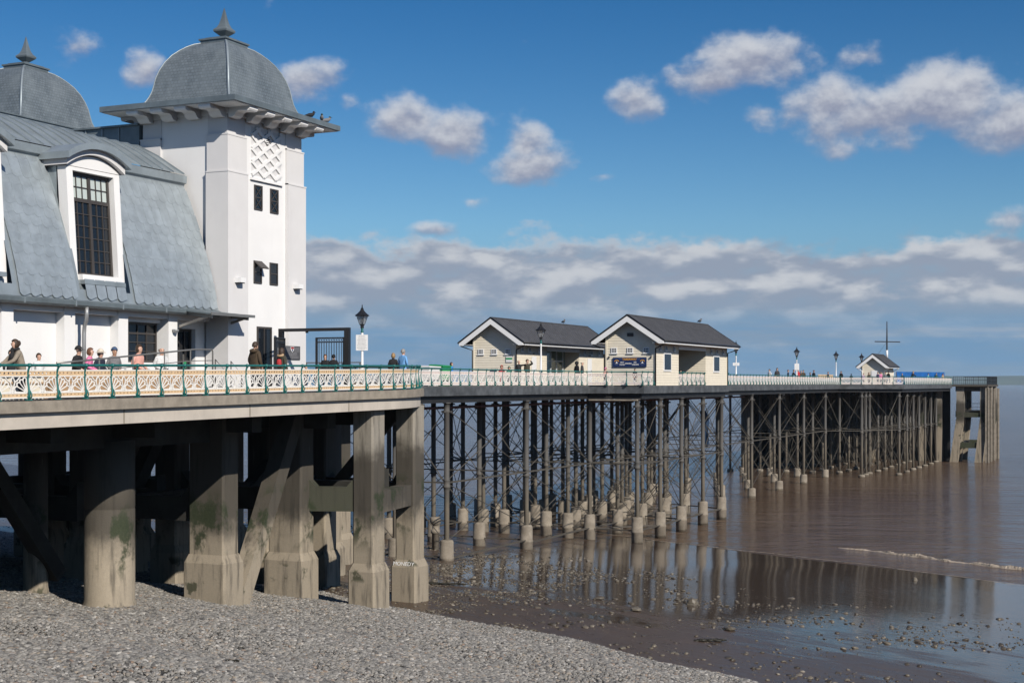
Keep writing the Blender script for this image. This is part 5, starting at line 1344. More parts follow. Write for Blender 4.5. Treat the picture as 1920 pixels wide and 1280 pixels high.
for sh, f in ((sh1, -6.3), (sh2, 3.5)):
    for (yy, n_) in ((24.4, 2), (25.6, 3), (27.3, 2), (35.9, 2), (37.3, 3), (38.9, 2)): small_window(sh, 0, f + .03, yy, 2.28, .34 + .14 * (n_ - 2), .30, 1, n_)
    for yy in (31.4, 32.6): small_window(sh, 0, (f - (3.1 if sh == sh1 else 3.31)) + .15, yy, 2.05, .62, .36, 1, 3)
# tall windows of the takeaway
for (ya, yb) in ((25.16, 26.5), (36.46, 37.8)):
    o = part('tall_window', MB().box(3.52, 3.575, ya - .10, yb + .10, .78, 2.02), [M['trim']], sh2)
    part('pane', MB().box(3.576, 3.585, ya, yb, .88, 1.90), [M['glass']], o)
# doors, glazed screens and small fittings of the left shelter
for (ya, yb) in ((26.0, 26.75), (36.5, 37.3)):
    o = part('door', MB().box(-6.27, -6.22, ya, yb, DZ, 1.84), [M['trim']], sh1); part('handle', MB().box(-6.219, -6.19, yb - .14, yb - .10, .85, .98), [M['metal']], o)
    part('door_plate', MB().box(-6.26, -6.22, ya + .2, yb - .2, 2.0, 2.06), [M['black']], sh1)
sc = part('glazed_screen', MB().box(-7.45, -7.40, 28.80, 34.8, DZ, 2.55), [M['clear']], sh1)
mb = MB()
for yy in (28.85, 29.9, 31, 32.1, 33.2, 34.4): mb.box(-7.47, -7.38, yy - .03, yy + .03, DZ, 2.55)
for z in (.55, 1.6, 2.5): mb.box(-7.465, -7.385, 28.85, 34.4, z - .03, z + .03)
sc2 = part('screen_frame', mb, [M['trim']], sh1)
for (zz0, zz1, m_) in ((1.70, 1.80, 'paper'), (1.58, 1.698, 'binggreen'), (1.40, 1.578, 'paper')): part('notice_band', MB().box(-6.98, -6.52, 23.33, 23.355, zz0, zz1), [M[m_]], sh1)
# takeaway sign
sg = part('sign_board', MB().box(.67, 2.97, 23.30, 23.345, 1.04, 1.66), [M['signblue']], sh2)
RX = (R(90), 0, 0)
text_mesh('TAKEAWAY', .185, M['gold'], sg, (1.82, 23.296, 1.535), RX, sx=.98, bold=.006)
text_mesh('Your', .12, mat('faint blue script', (.10, .14, .30), .5, var=0), sg, (1.20, 23.296, 1.55), RX); text_mesh('Food', .12, bpy.data.materials['faint blue script'], sg, (2.42, 23.296, 1.55), RX)
for tx, x, z in (('HOT', 1.32, 1.34), ('FOOD', 1.32, 1.19), ('DRINKS', 1.74, 1.265), ('ICE', 2.20, 1.34), ('CREAMS', 2.22, 1.19)): text_mesh(tx, .125, M['signwhite'], sg, (x, 23.296, z), RX, bold=.003)
for x in (.94, 2.70):
    mb = MB()
    mb.ribbon([(x + .16 * cos(R(a)), 1.33 + .16 * sin(R(a))) for a in range(25, 156, 13)], .05, 23.290, 23.2995); part('emblem_arc', mb, [M['gold']], sg)
    mb = MB(); mb.ribbon([(x + .16 * cos(R(a)), 1.33 + .16 * sin(R(a))) for a in range(190, 351, 13)], .018, 23.290, 23.2995); part('emblem_ring', mb, [bpy.data.materials['faint blue script']], sg)
    mb = MB(); mb.extr([(x - .09, 1.27), (x + .09, 1.27), (x + .04, 1.32), (x + .015, 1.42), (x - .02, 1.42), (x - .045, 1.32)], 23.290, 23.2995, 1); part('emblem_boat', mb, [M['signwhite']], sg)
for x in (.40, 3.28): part('sign_lamp', MB().box(x - .03, x + .03, 23.26, 23.36, 1.62, 1.74), [M['black']], sh2)

# small hut and mast on the pier head
hut = shelter(.9, 3.3, 106.0, 112.0, 'small cream hut with grey roof on the wide pier head', 'hut', zw=1.92, rise=1.42, over=.5, oside=.62)
part('window', MB().box(1.9, 2.7, 105.93, 105.97, .7, 1.45), [M['trim']], hut)
mast = thing('signal_mast', 'tall dark signal mast with a crossing yard behind the far hut', 'mast', None, (2.45, 112.9, DZ))
mb = MB(); mb.smooth = True; mb.lathe([(.13, 0), (.12, 3.0), (.10, 3.02), (.09, 5.2), (.05, 7.5), (.02, 7.6)], 10); part('pole', mb, [M['girder']], mast)
part('yard', MB().tube([(-1.35, -.55, 5.15), (1.45, .62, 5.10)], .06, 8), [M['girder']], mast)
mb = MB(); mb.smooth = True; mb.lathe([(.135, 3.1), (.135, 4.1)], 10); part('white_band', mb, [M['trim']], mast)
part('stay', MB().tube([(0, 0, 5.1), (-1.2, -.5, 3.3)], .012, 4), [M['girder']], mast)
hoard = thing('hoarding', 'long bright blue sheeted hoarding on the pier head', 'hoarding')
pn = [(3.2, 115.2), (4.4, 118.4), (5.5, 121.5), (6.4, 124.4), (7.2, 127.0)]
for i in range(4):
    a, b = pn[i], pn[i + 1]; part('sheet', MB().bar((a[0], a[1], .62), (b[0] - .01, b[1] - .02, .62), .05, 1.54), [M['blue']], hoard)
    part('post', MB().box(a[0] - .10, a[0] - .03, a[1] + .02, a[1] + .1, DZ, 1.36), [M['kerb']], hoard)

# ------------------------------------------------------------------ gate, plaque, balustrade, ramp rails, bench, bins
gate = thing('gate', 'black iron gate with scrolled bars beside the tower, one leaf closed', 'gate')
gy = -18.1; gz = zd(gy)
fr = MB(); fr.box(2.34, 2.52, gy - .08, gy + .08, gz, 1.98); fr.box(5.28, 5.48, gy - .08, gy + .08, gz, 1.98); fr.box(2.34, 5.48, gy - .082, gy + .082, 1.982, 2.10); part('frame', fr, [M['black']], gate)
part('lock_stop', MB().box(3.55, 3.62, gy - .05, gy + .05, 1.92, 1.98), [M['black']], gate)
def leaf(p, q):
    p = Vector((*p, 0)); q = Vector((*q, 0)); d = q - p; L = d.length; d.normalize(); n = Vector((d.y, -d.x, 0))
    mb = MB()
    def X(a, z): c = p + d * a; return (c.x, c.y, z)
    for a in (0, L): mb.bar(X(a, gz + .05), X(a, 1.74), .07)
    for z in (gz + .12, 1.56, 1.72): mb.bar(X(0, z), X(L, z), .05, .045)
    k_ = int(L / .105)
    for i in range(1, k_): a = L * i / k_; mb.bar(X(a, gz + .12), X(a, 1.56), .018)
    for i in range(k_):
        a = L * (i + .5) / k_; mb.tube([X(a + .045 * cos(t_), 1.64 + .06 * sin(t_)) for t_ in [R(x) for x in range(-60, 250, 40)]], .009, 5)
    part('leaf', mb, [M['black']], gate)
leaf((5.24, gy), (4.02, gy)); leaf((2.56, gy), (2.9, gy - 1.15))
pq = thing('plaque', 'dark slate plaque with a red shield crest on the tower base', 'plaque')
part('board', MB().box(2.155, 2.185, -17.50, -16.38, .92, 1.46), [M['roofing']], pq)
mb = MB(); cy_ = -16.96; mb.extr([(cy_ - .12, 1.43), (cy_ + .12, 1.43), (cy_ + .12, 1.33), (cy_ + .07, 1.26), (cy_, 1.22), (cy_ - .07, 1.26), (cy_ - .12, 1.33)], 2.186, 2.196, 0); part('crest', mb, [M['paper']], pq)
part('crest_field', MB().box(2.197, 2.202, cy_ - .10, cy_ + .10, 1.345, 1.42), [M['red']], pq)
part('crest_bird', MB().box(2.197, 2.202, cy_ - .04, cy_ + .04, 1.26, 1.33), [M['signblue']], pq)
mb = MB(); r = random.Random(3)
for i in range(9):
    z = 1.40 - i * .05
    for (a, b) in (((-17.44, -17.10), (-16.80, -16.44)) if i < 4 else ((-17.40 + r.uniform(0, .12), -16.5 - r.uniform(0, .12)),)):
        y = a
        while y < b: l = r.uniform(.03, .09); mb.box(2.1855, 2.188, y, min(y + l, b), z - .009, z + .009); y += l + .02
part('print', mb, [M['inkgrey']], pq)
bal = thing('glass_balustrade', 'steel and glass balustrade behind the black gate', 'balustrade')
gx0, gx1, gyb = -2.2, .62, -9.0; gzb = zd(gyb)
for i in range(5): x = gx0 + (gx1 - gx0) * i / 4; part('post', MB().box(x - .025, x + .025, gyb - .025, gyb + .025, gzb, .90), [M['metal']], bal)
part('top_rail', MB().box(gx0 - .05, gx1 + .05, gyb - .03, gyb + .03, .902, .95), [M['metal']], bal)
for i in range(4): x = gx0 + (gx1 - gx0) * i / 4; part('pane', MB().box(x + .06, x + (gx1 - gx0) / 4 - .06, gyb - .006, gyb + .006, gzb + .1, .80), [M['clear']], bal)
for i in range(5):
    x = gx0 + (gx1 - gx0) * i / 4; part('clip', MB().box(x - .08, x + .08, gyb - .02, gyb + .02, .62, .67), [M['paper']], bal)
# terrace with ramp and handrails in front of the pavilion
tr = thing('terrace', 'low paved terrace with ramp along the pavilion front', 'terrace')
TZ = -.12
part('slab', MB().box(1.46, 3.7, -36, -22.6, -.45, TZ), [M['asphalt']], tr)
mb = MB(); mb.add([(1.46, -22.6, -.45), (3.0, -22.6, -.45), (3.0, -21.4, -.45), (1.46, -21.4, -.45), (1.46, -22.6, TZ - .02), (3.0, -22.6, TZ - .02), (3.0, -21.4, -.40), (1.46, -21.4, -.40)], [(4, 5, 6, 7), (0, 1, 5, 4), (1, 2, 6, 5), (2, 3, 7, 6), (3, 0, 4, 7)]); part('ramp', mb, [M['asphalt']], tr)
hr = thing('handrail', 'long sloping steel handrail of the ramp in front of the seated people', 'handrail')
mb = MB(); mb.smooth = True; mb.tube([(3.6, -31.9, .60), (3.6, -31.0, .66), (3.6, -25.2, 1.14), (3.6, -24.2, 1.16), (3.6, -24.15, 1.10), (3.6, -24.15, TZ)], .028, 8); part('rail', mb, [M['metal']], hr)
for y, z in ((-30, .74), (-28.4, .87), (-26.8, 1.0), (-25.4, 1.12)): part('post', MB().tube([(3.6, y, TZ), (3.6, y, z)], .022, 8), [M['metal']], hr)
part('lower_rail', MB().tube([(3.6, -30, .40), (3.6, -25.4, .75), (3.6, -24.2, .78)], .016, 6), [M['metal']], hr)
for k_, (x, lb) in enumerate(((3.6, 'left of two short sloping stair handrails by the tower corner'), (3.3, 'right of two short sloping stair handrails by the tower corner'))):
    y0 = -24.0 + k_ * 1.35; h = thing('handrail', lb, 'handrail', 'stair handrails by the tower')
    mb = MB(); mb.smooth = True; mb.tube([(x, y0, TZ - .1), (x, y0, .82 - k_ * .05), (x, y0 + .65, .38 - k_ * .05), (x, y0 + .65, -.36)], .025, 8); part('rail', mb, [M['metal']], h)
# tan timber box bench just behind the railing, with cream box beyond
bx = thing('timber_bench', 'long tan timber box bench behind the platform railing', 'bench')
for i in range(6):
    a = -35.9 + i * 1.12; zz = zd(a) 
    for j in range(4): part('board', MB().box(6.9, 6.95, a, a + 1.10, zz + .03 + j * .165, zz + .185 + j * .165), [M['tanwood']], bx)
    part('seat', MB().box(6.35, 6.93, a, a + 1.11, zz + .69, zz + .73), [M['tanwood']], bx); part('frame', MB().box(6.4, 6.898, a + .02, a + 1.06, zz, zz + .66), [M['tanwood']], bx)
cb = thing('market_stall', 'cream box stall with a small ledge behind the railing at far left', 'stall')
part('box', MB().box(6.0, 7.1, -39.4, -36.3, zd(-38), .20), [M['cream']], cb); part('ledge', MB().box(5.95, 7.2, -39.5, -36.25, .202, .25), [M['trim']], cb); part('ledge', MB().box(7.101, 7.14, -39.4, -36.3, -.02, .03), [M['tanwood']], cb)
for i, (x, y, w_, h_, nm, m_, lb, ct) in enumerate(((-.9, 1.85, .95, 1.12, 'grit_bin', 'binggreen', 'bright green plastic grit bin behind the pier railing', 'bin'), (-.95, .35, 1.2, 1.06, 'storage_box', 'paper', 'pale storage box beside the green bin on the pier', 'box'))):
    t = thing(nm, lb, ct); part('body', MB().taper((x - w_ * .35, x + w_ * .35, y - w_ * .42, y + w_ * .42, DZ), (x - w_ * .4, x + w_ * .4, y - w_ * .5, y + w_ * .5, DZ + h_ - .12)), [M[m_]], t)
    mb = MB(); mb.extr([(x - w_ * .44, DZ + h_ - .118), (x + w_ * .44, DZ + h_ - .118), (x + w_ * .44, DZ + h_ - .06), (x - w_ * .3, DZ + h_), (x - w_ * .44, DZ + h_ - .02)], y - w_ * .53, y + w_ * .53, 1); part('lid', mb, [M[m_]], t)
bn = thing('pier_bench', 'plain timber bench along the far part of the pier', 'bench')
for i in range(3): part('slat', MB().box(-1.5 + i * .15, -1.38 + i * .15, 94.0, 101.6, .42, .45), [M['tanwood']], bn)
part('backrest', MB().box(-1.66, -1.62, 94.0, 101.6, .50, .95), [M['tan']], bn)
for y in (94.5, 97.8, 101.1): part('leg', MB().box(-1.62, -1.1, y - .05, y + .05, DZ, .418), [M['black']], bn)

# near-black backing added to stand in for shade behind the pier head
fw = MB()
for i in range(22):
    x = -14.4 + i * .98
    fw.box(x, x + .97, 132.6, 132.9, -12, -.5 - .08 * (i % 3))
for i in range(22):
    y = 111.5 + i * .98; fw.box(-14.9, -14.6, y, y + .97, -12, -.5 - .07 * (i % 2))
o = part('shade_backing', fw, [M['girder']], ls); o['kind'] = 'stuff'

# ------------------------------------------------------------------ people
def cloth(name, col): 
    return M.get('c_' + name) or M.setdefault('c_' + name, mat('cloth ' + name, col, .85, var=.18, vs=14, bump=.25, bs=45))
SK = {'light': mat('skin light', (.56, .34, .25), .55, var=.06, vs=20), 'tan': mat('skin tan', (.42, .24, .16), .55, var=.06, vs=20)}
CLO = dict(black=(.012, .012, .014), navy=(.018, .022, .045), brown=(.060, .040, .022), olive=(.045, .042, .028), taupe=(.25, .21, .165), pink=(.68, .19, .36), palepink=(.68, .36, .30), white=(.66, .66, .66), blue=(.14, .33, .62), brightblue=(.02, .22, .58),
           red=(.42, .03, .035), green=(.02, .17, .11), grey=(.17, .17, .18), denim=(.05, .085, .16), tan=(.40, .28, .17), cream=(.62, .55, .45), lilac=(.45, .32, .42), purple=(.10, .07, .14), teal=(.12, .36, .42), darkgreen=(.03, .06, .05), charcoal=(.035, .035, .04))
HAIRC = dict(brown=(.045, .026, .016), black=(.010, .009, .009), blond=(.30, .19, .09), grey=(.26, .25, .24), auburn=(.14, .06, .03))
def fabric(n): return cloth(n, CLO[n])
def hairmat(n): return M.get('h_' + n) or M.setdefault('h_' + n, mat('hair ' + n, HAIRC[n], .6, var=.3, vs=40))

def pose_skeleton(kind):
    """joints of a 1.72 m figure facing -y: name -> (position, radius x, radius y, region)"""
    J = {}
    def j(n, p, r, reg, r2=None): J[n] = (Vector(p), r, r2 or r, reg)
    E = []
    sit = kind == 'sit'; lean = kind == 'lean'
    dz = -.44 if sit else 0                                        # pelvis drops on to the seat
    fw_ = -.16 if lean else (-.05 if sit else 0)                   # chest comes forward
    j('pel', (0, 0, .94 + dz), .155, 'legs', .125); j('spi', (0, fw_ * .35, 1.12 + dz), .145, 'top', .115); j('che', (0, fw_ * .8, 1.30 + dz), .148, 'top', .118); j('nec', (0, fw_ * 1.05, 1.45 + dz), .075, 'top')
    j('thr', (0, fw_ * 1.15 - .012, 1.50 + dz), .058, 'skin'); j('jaw', (0, fw_ * 1.2 - .030, 1.555 + dz), .078, 'skin', .088); j('mid', (0, fw_ * 1.2 - .016, 1.625 + dz), .090, 'skin', .105); j('cro', (0, fw_ * 1.2 + .002, 1.70 + dz), .074, 'skin', .088)
    E += [('pel', 'spi'), ('spi', 'che'), ('che', 'nec'), ('nec', 'thr'), ('thr', 'jaw'), ('jaw', 'mid'), ('mid', 'cro')]
    for s_, S_ in ((-1, 'L'), (1, 'R')):
        j('sho' + S_, (s_ * .165, fw_ * .95, 1.375 + dz), .066, 'top')
        if lean: el_, wr = (s_ * .26, fw_ - .20, 1.13), (s_ * .12, fw_ - .42, 1.03)
        elif sit: el_, wr = (s_ * .235, .02, 1.14 + dz), (s_ * .13, -.23, 1.02 + dz)
        elif kind == 'brow' and s_ == 1: el_, wr = (s_ * .38, -.14, 1.46), (s_ * .15, -.17, 1.63)
        elif kind == 'point' and s_ == 1: el_, wr = (s_ * .36, -.18, 1.40), (s_ * .30, -.42, 1.45)
        elif kind == 'walk': el_, wr = (s_ * .235, .03, 1.13), (s_ * .235, -.10 - .08 * s_, .93)
        else: el_, wr = (s_ * .245, .03, 1.13), (s_ * .235, -.07, .91)
        j('elb' + S_, el_, .052, 'top'); j('wri' + S_, wr, .038, 'top')
        d = (Vector(wr) - Vector(el_)).normalized(); hand = Vector(wr) + d * .06
        j('pal' + S_, hand, .036, 'skin', .024); j('fin' + S_, hand + d * .085 + Vector((0, -.01, -.01)), .022, 'skin', .015); j('thu' + S_, hand + d * .03 + Vector((-s_ * .045, -.02, 0)), .014, 'skin')
        E += [('che', 'sho' + S_), ('sho' + S_, 'elb' + S_), ('elb' + S_, 'wri' + S_), ('wri' + S_, 'pal' + S_), ('pal' + S_, 'fin' + S_), ('pal' + S_, 'thu' + S_)]
        st_ = (.13 * s_ if kind == 'walk' else 0)
        j('hip' + S_, (s_ * .095, 0, .87 + dz), .105, 'legs')
        if sit: kn, an = (s_ * .11, -.42, .50), (s_ * .11, -.40, .10)
        else: kn, an = (s_ * .10, -.015 + st_, .49), (s_ * .10, .03 + st_ * 1.9, .09)
        j('kne' + S_, kn, .070, 'legs'); j('ank' + S_, an, .046, 'legs'); j('toe' + S_, (an[0], an[1] - .16, .045), .042, 'shoe')
        E += [('pel', 'hip' + S_), ('hip' + S_, 'kne' + S_), ('kne' + S_, 'ank' + S_), ('ank' + S_, 'toe' + S_)]
    return J, E
POSES = {}
def body_mesh(kind, bulk):
    key = (kind, bulk)
    if key in POSES: return POSES[key]
    J, E = pose_skeleton(kind); names = list(J); idx = {n: i for i, n in enumerate(names)}
    me = bpy.data.meshes.new('body'); me.from_pydata([J[n][0] for n in names], [(idx[a], idx[b]) for a, b in E], [])
    o = bpy.data.objects.new('body', me); COL.objects.link(o)
    o.modifiers.new('skin', 'SKIN'); sv = me.skin_vertices[0].data
    for i, n in enumerate(names):
        k_ = (1 + bulk) if J[n][3] == 'top' else (1 + bulk * .4 if J[n][3] == 'legs' else 1)
        sv[i].radius = (J[n][1] * k_, J[n][2] * k_); sv[i].use_root = (n == 'pel')
    sb = o.modifiers.new('sub', 'SUBSURF'); sb.levels = 2; sb.render_levels = 2
    dg = bpy.context.evaluated_depsgraph_get(); out = bpy.data.meshes.new_from_object(o.evaluated_get(dg))
    bpy.data.objects.remove(o)
    # shape the face: brow, nose, chin
    hc = J['mid'][0]
    for v in out.vertices:
        q = v.co - hc
        if abs(q.x) < .026 and q.y < -.06 and -.045 < q.z < .02: v.co.y -= .020 * (1 - abs(q.x) / .026)
        if .012 < abs(q.x) < .05 and q.y < -.05 and 0 < q.z < .03: v.co.y += .008
    R_ = {'skin': 0, 'top': 1, 'legs': 2, 'shoe': 3}
    segs = [(J[a][0], J[b][0], J[a][3], J[b][3]) for a, b in E]
    mi = []
    for p in out.polygons:
        c = p.center; best = None
        for (a, b, ra, rb) in segs:
            ab = b - a; t = max(0, min(1, (c - a).dot(ab) / max(ab.length_squared, 1e-9))); d = (c - a - ab * t).length
            if best is None or d < best[0]: best = (d, ra if t < .55 else rb)
        reg = best[1]
        if bulk > .12 and reg == 'legs' and c.z > (.72 if kind != 'sit' else .46) and kind != 'sit': reg = 'top'       # skirts of a coat
        mi.append(R_[reg])
    for k_ in range(4): out.materials.append(None)
    out.polygons.foreach_set('material_index', mi); out.polygons.foreach_set('use_smooth', [True] * len(mi)); out.name = 'body'
    POSES[key] = (out, hc); return POSES[key]

def head_piece(kind):
    """hair and hats as shells round a head centred on the origin, face towards -y"""
    bm = bmesh.new(); bmesh.ops.create_icosphere(bm, subdivisions=3, radius=1.0)
    for v in bm.verts: c = v.co; c.x *= .104; c.y *= .124; c.z *= .136; c.z += .014; c.y += .012
    def cut(f): bmesh.ops.delete(bm, geom=[v for v in bm.verts if f(v.co)], context='VERTS')
    if kind == 'short': cut(lambda c: (c.y < -.045 and c.z < .062) or c.z < -.055 or (abs(c.x) > .06 and c.y < 0 and c.z < .0))
    elif kind == 'bald': cut(lambda c: c.z > .055 or c.z < -.05 or c.y < .0)
    elif kind in ('long', 'bob', 'tail'):
        cut(lambda c: (c.y < -.050 and c.z < .055) or c.z < -.085)
        for v in bm.verts:
            if v.co.z < .0 and v.co.y > -.03: v.co.x *= 1.12; v.co.y *= 1.10; v.co.z -= (.13 if kind == 'long' else .03) * (-v.co.z / .085)
        if kind == 'tail':
            r = bmesh.ops.create_icosphere(bm, subdivisions=2, radius=.055)
            for v in r['verts']: v.co = Vector((v.co.x, v.co.y + .13, v.co.z * 1.5 + .02))
    elif kind in ('beanie', 'hood', 'cap', 'sunhat'):
        if kind == 'hood':
            cut(lambda c: c.y < -.055 and abs(c.x) < .07 and c.z < .075)
            for v in bm.verts: v.co = Vector((v.co.x * 1.32, v.co.y * 1.25 + .012, v.co.z * 1.22 - .01))
        else:
            cut(lambda c: c.z < (.028 if c.y < 0 else .0))
            for v in bm.verts: v.co *= 1.10
            if kind in ('cap', 'sunhat'):
                rr = 20; wd = .075 if kind == 'sunhat' else .09
                ins = []; outs = []
                for i in range(rr):
                    a = 2 * pi * i / rr; fr_ = 1 if kind == 'sunhat' else max(0.0, -sin(a)) ** .6
                    ins.append(bm.verts.new((.111 * cos(a), .132 * sin(a) + .012, .040))); outs.append(bm.verts.new(((.111 + wd * fr_) * cos(a), (.132 + wd * fr_) * sin(a) + .012, .040 - .03 * fr_)))
                for i in range(rr): bm.faces.new((ins[i], ins[(i + 1) % rr], outs[(i + 1) % rr], outs[i]))
    for f in bm.faces: f.smooth = True
    me = bpy.data.meshes.new(kind); bm.to_mesh(me); bm.free(); me.materials.append(None); return me
HP = {k_: head_piece(k_) for k_ in ('short', 'bald', 'long', 'bob', 'tail', 'beanie', 'hood', 'cap', 'sunhat')}
eye_me = MB(); eye_me.smooth = True
for s_ in (-1, 1): eye_me.lathe([(.001, -.010), (.010, -.006), (.013, 0), (.010, .006), (.001, .010)], 8, (s_ * .038, -.098))
eye_me = eye_me.mesh('eyes', [M['black']])
PEOPLE_N = 0
def person(x, y, z, facing, ztop, pose, top, legs, hair, label, bulk=.08, hat=None, skin='light', extra=None, group='people on the pier', scale=None):
    """facing: degrees, 0 looks towards -y (the shore), 90 towards +x (the near side)"""
    me, hc = body_mesh(pose, bulk)
    full = 1.28 if pose == 'sit' else 1.755
    sc_ = scale or (ztop - z) / full
    t = thing('person', label, 'person', group, (x, y, z), R(facing)); t.scale = (sc_,) * 3
    b = link('body', me, t)
    for i, m_ in enumerate((SK[skin], fabric(top), fabric(legs), fabric('charcoal'))):
        b.material_slots[i].link = 'OBJECT'; b.material_slots[i].material = m_
    if hair:
        k_, c_ = hair; h = link('hair', HP[k_], t, hc); h.material_slots[0].link = 'OBJECT'; h.material_slots[0].material = hairmat(c_)
    if hat:
        k_, c_ = hat; h = link('hood' if k_ == 'hood' else 'hat', HP[k_], t, hc); h.material_slots[0].link = 'OBJECT'; h.material_slots[0].material = fabric(c_)
    link('eyes', eye_me, t, hc + Vector((0, 0, .012)))
    return t
def add_scarf(t, col, hz=1.47, fy=-.19):
    mb = MB(); mb.smooth = True; mb.tube([(.10 * cos(a), fy + .09 * sin(a), hz + .01 * sin(2 * a)) for a in [2 * pi * i / 14 for i in range(14)]], .045, 8, closed=True); mb.tube([(.03, fy - .09, hz), (.05, fy - .13, hz - .2), (.06, fy - .10, hz - .42)], [.05, .06, .05], 8); part('scarf', mb, [fabric(col)], t)
def add_hood_down(t, col, hz=1.46, fy=.09):
    mb = MB(); mb.smooth = True; mb.tube([(.115 * cos(a), fy - .02 + .075 * sin(a), hz - .03 * sin(a)) for a in [2 * pi * i / 14 for i in range(14)]], .055, 8, closed=True); part('hood', mb, [fabric(col)], t)
G1 = 'people in front of the pavilion'
p = person(7.55, -37.6, zd(-37.6), 95, 1.09, 'lean', 'taupe', 'navy', ('tail', 'brown'), 'woman with dark ponytail and taupe coat leaning on the railing at far left', .16, group=G1); add_scarf(p, 'black'); p.rotation_euler.z = R(-22)
person(6.55, -36.9, zd(-36.9), 60, .86, 'stand', 'black', 'black', ('short', 'brown'), 'dark-haired child half hidden behind the leaning woman', .05, group=G1)
person(6.1, -35.4, zd(-35.4), 70, .80, 'stand', 'white', 'navy', ('short', 'brown'), 'brown-haired child in pale top just right of the leaning woman', .05, group=G1)
SZ = TZ
person(2.5, -29.75, SZ, 95, 1.12, 'sit', 'black', 'charcoal', None, 'seated person in black coat and black cap, leftmost on the bench', .16, ('cap', 'black'), group=G1)
person(2.55, -29.27, SZ, 112, 1.08, 'sit', 'pink', 'white', ('bob', 'auburn'), 'seated woman in bright pink top', .06, group=G1)
person(2.5, -28.70, SZ, 85, 1.05, 'sit', 'navy', 'charcoal', ('bob', 'brown'), 'seated person in navy coat and pale sun hat, head bowed', .14, ('sunhat', 'cream'), group=G1)
person(2.5, -28.00, SZ, 60, 1.12, 'sit', 'grey', 'charcoal', None, 'seated man in grey jacket and blue beanie', .14, ('beanie', 'denim'), 'tan', group=G1)
person(2.5, -26.80, SZ, 88, 1.24, 'sit', 'palepink', 'black', ('bob', 'brown'), 'seated woman with dark bob and pale pink top', .06, group=G1)
person(2.5, -25.58, SZ, 62, 1.20, 'sit', 'white', 'denim', ('bald', 'grey'), 'seated bald man in white shirt and jeans, rightmost on the bench', .10, group=G1)
sb_ = thing('seat_bench', 'low timber bench under the people sitting along the pavilion', 'bench')
for i in range(3): part('slat', MB().box(2.22 + i * .16, 2.36 + i * .16, -30.3, -25.1, TZ + .37, TZ + .41), [M['tanwood']], sb_)
for y in (-30.0, -28.4, -26.9, -25.4): part('leg', MB().box(2.26, 2.62, y - .04, y + .04, TZ, TZ + .368), [M['black']], sb_)
p = person(6.75, -26.2, zd(-26.2), 172, 1.33, 'stand', 'brown', 'charcoal', ('short', 'brown'), 'man in brown hooded coat seen from behind at the railing', .30, group=G1); add_hood_down(p, 'brown')
p = person(6.75, -24.65, zd(-24.6), 165, 1.17, 'stand', 'olive', 'denim', ('long', 'brown'), 'woman in dark olive coat with red bag, seen from behind', .24, group=G1); add_hood_down(p, 'tan')
bg_ = MB(); bg_.smooth = True; bg_.lathe([(.03, 0), (.075, .02), (.09, .14), (.07, .25), (.02, .28)], 12); o = link('shoulder_bag', bg_.mesh('shoulder_bag', fabric('red')), None, (6.86, -24.98, zd(-24.6) + .82)); tag(o, 'small red bag carried by the woman in the olive coat', 'bag')
person(6.7, -23.1, zd(-23), 100, .62, 'stand', 'olive', 'navy', ('short', 'brown'), 'small child whose brown head just shows above the railing', .1, group=G1)
person(6.6, -22.2, zd(-22), 200, .60, 'stand', 'black', 'navy', ('short', 'black'), 'small dark-haired child right of the other, below the plaque', .1, group=G1)
person(1.45, -13.3, zd(-13), 20, 1.20, 'stand', 'black', 'black', ('short', 'auburn'), 'left of the dark-coated people seen through the gate bars', .2, group=G1)
person(1.25, -12.3, zd(-12), 200, 1.22, 'stand', 'black', 'black', ('short', 'black'), 'middle of the dark-coated people seen through the gate bars', .28, group=G1)
person(1.75, -12.1, zd(-12), 160, 1.22, 'stand', 'black', 'charcoal', ('short', 'brown'), 'right of the dark-coated people seen through the gate bars', .28, group=G1)
person(4.45, -12.85, zd(-12.8), 195, 1.24, 'stand', 'black', 'black', ('bob', 'blond'), 'blonde woman in black at the curve of the railing', .10)
person(4.5, -12.1, zd(-12.1), 170, 1.42, 'stand', 'blue', 'denim', ('short', 'grey'), 'grey-haired man in light blue jumper beside the blonde woman', .16)
person(-2.0, 5.3, DZ, 100, 1.13, 'stand', 'brightblue', 'navy', ('bob', 'brown'), 'person in bright blue jacket beside the green bin', .18)
person(-2.0, 11.85, DZ, 30, 1.04, 'stand', 'red', 'red', None, 'person in red hooded coat before the left shelter', .22, ('hood', 'red'))
person(-2.0, 12.9, DZ, 30, .98, 'stand', 'green', 'navy', None, 'child with green hood right of the red coat', .18, ('hood', 'green'))
person(-1.0, 12.05, DZ, 60, 1.36, 'point', 'black', 'charcoal', ('bald', 'grey'), 'man in black coat with arm raised before the left shelter', .22)
person(-1.0, 13.3, DZ, 70, 1.41, 'brow', 'olive', 'charcoal', ('short', 'brown'), 'man in olive coat shading his eyes with his hand', .22)
person(-.8, 20.7, DZ, 150, 1.38, 'stand', 'black', 'black', None, 'hooded person in black between the two shelters', .2, ('hood', 'black'))
person(-.8, 21.6, DZ, 110, 1.38, 'stand', 'charcoal', 'charcoal', ('bald', 'grey'), 'bald man in black coat beside the hooded person', .26)
person(1.2, 20.6, DZ, 60, .98, 'stand', 'palepink', 'navy', None, 'child with pink and grey hood below the takeaway sign', .26, ('hood', 'pink'))
person(2.4, 22.7, DZ, 50, .92, 'stand', 'black', 'navy', ('short', 'black'), 'dark-haired child below the right half of the takeaway sign', .14)
person(2.4, 32.2, DZ, 90, .90, 'stand', 'black', 'charcoal', ('short', 'black'), 'person in black leaning in the open bay of the takeaway shelter', .22)
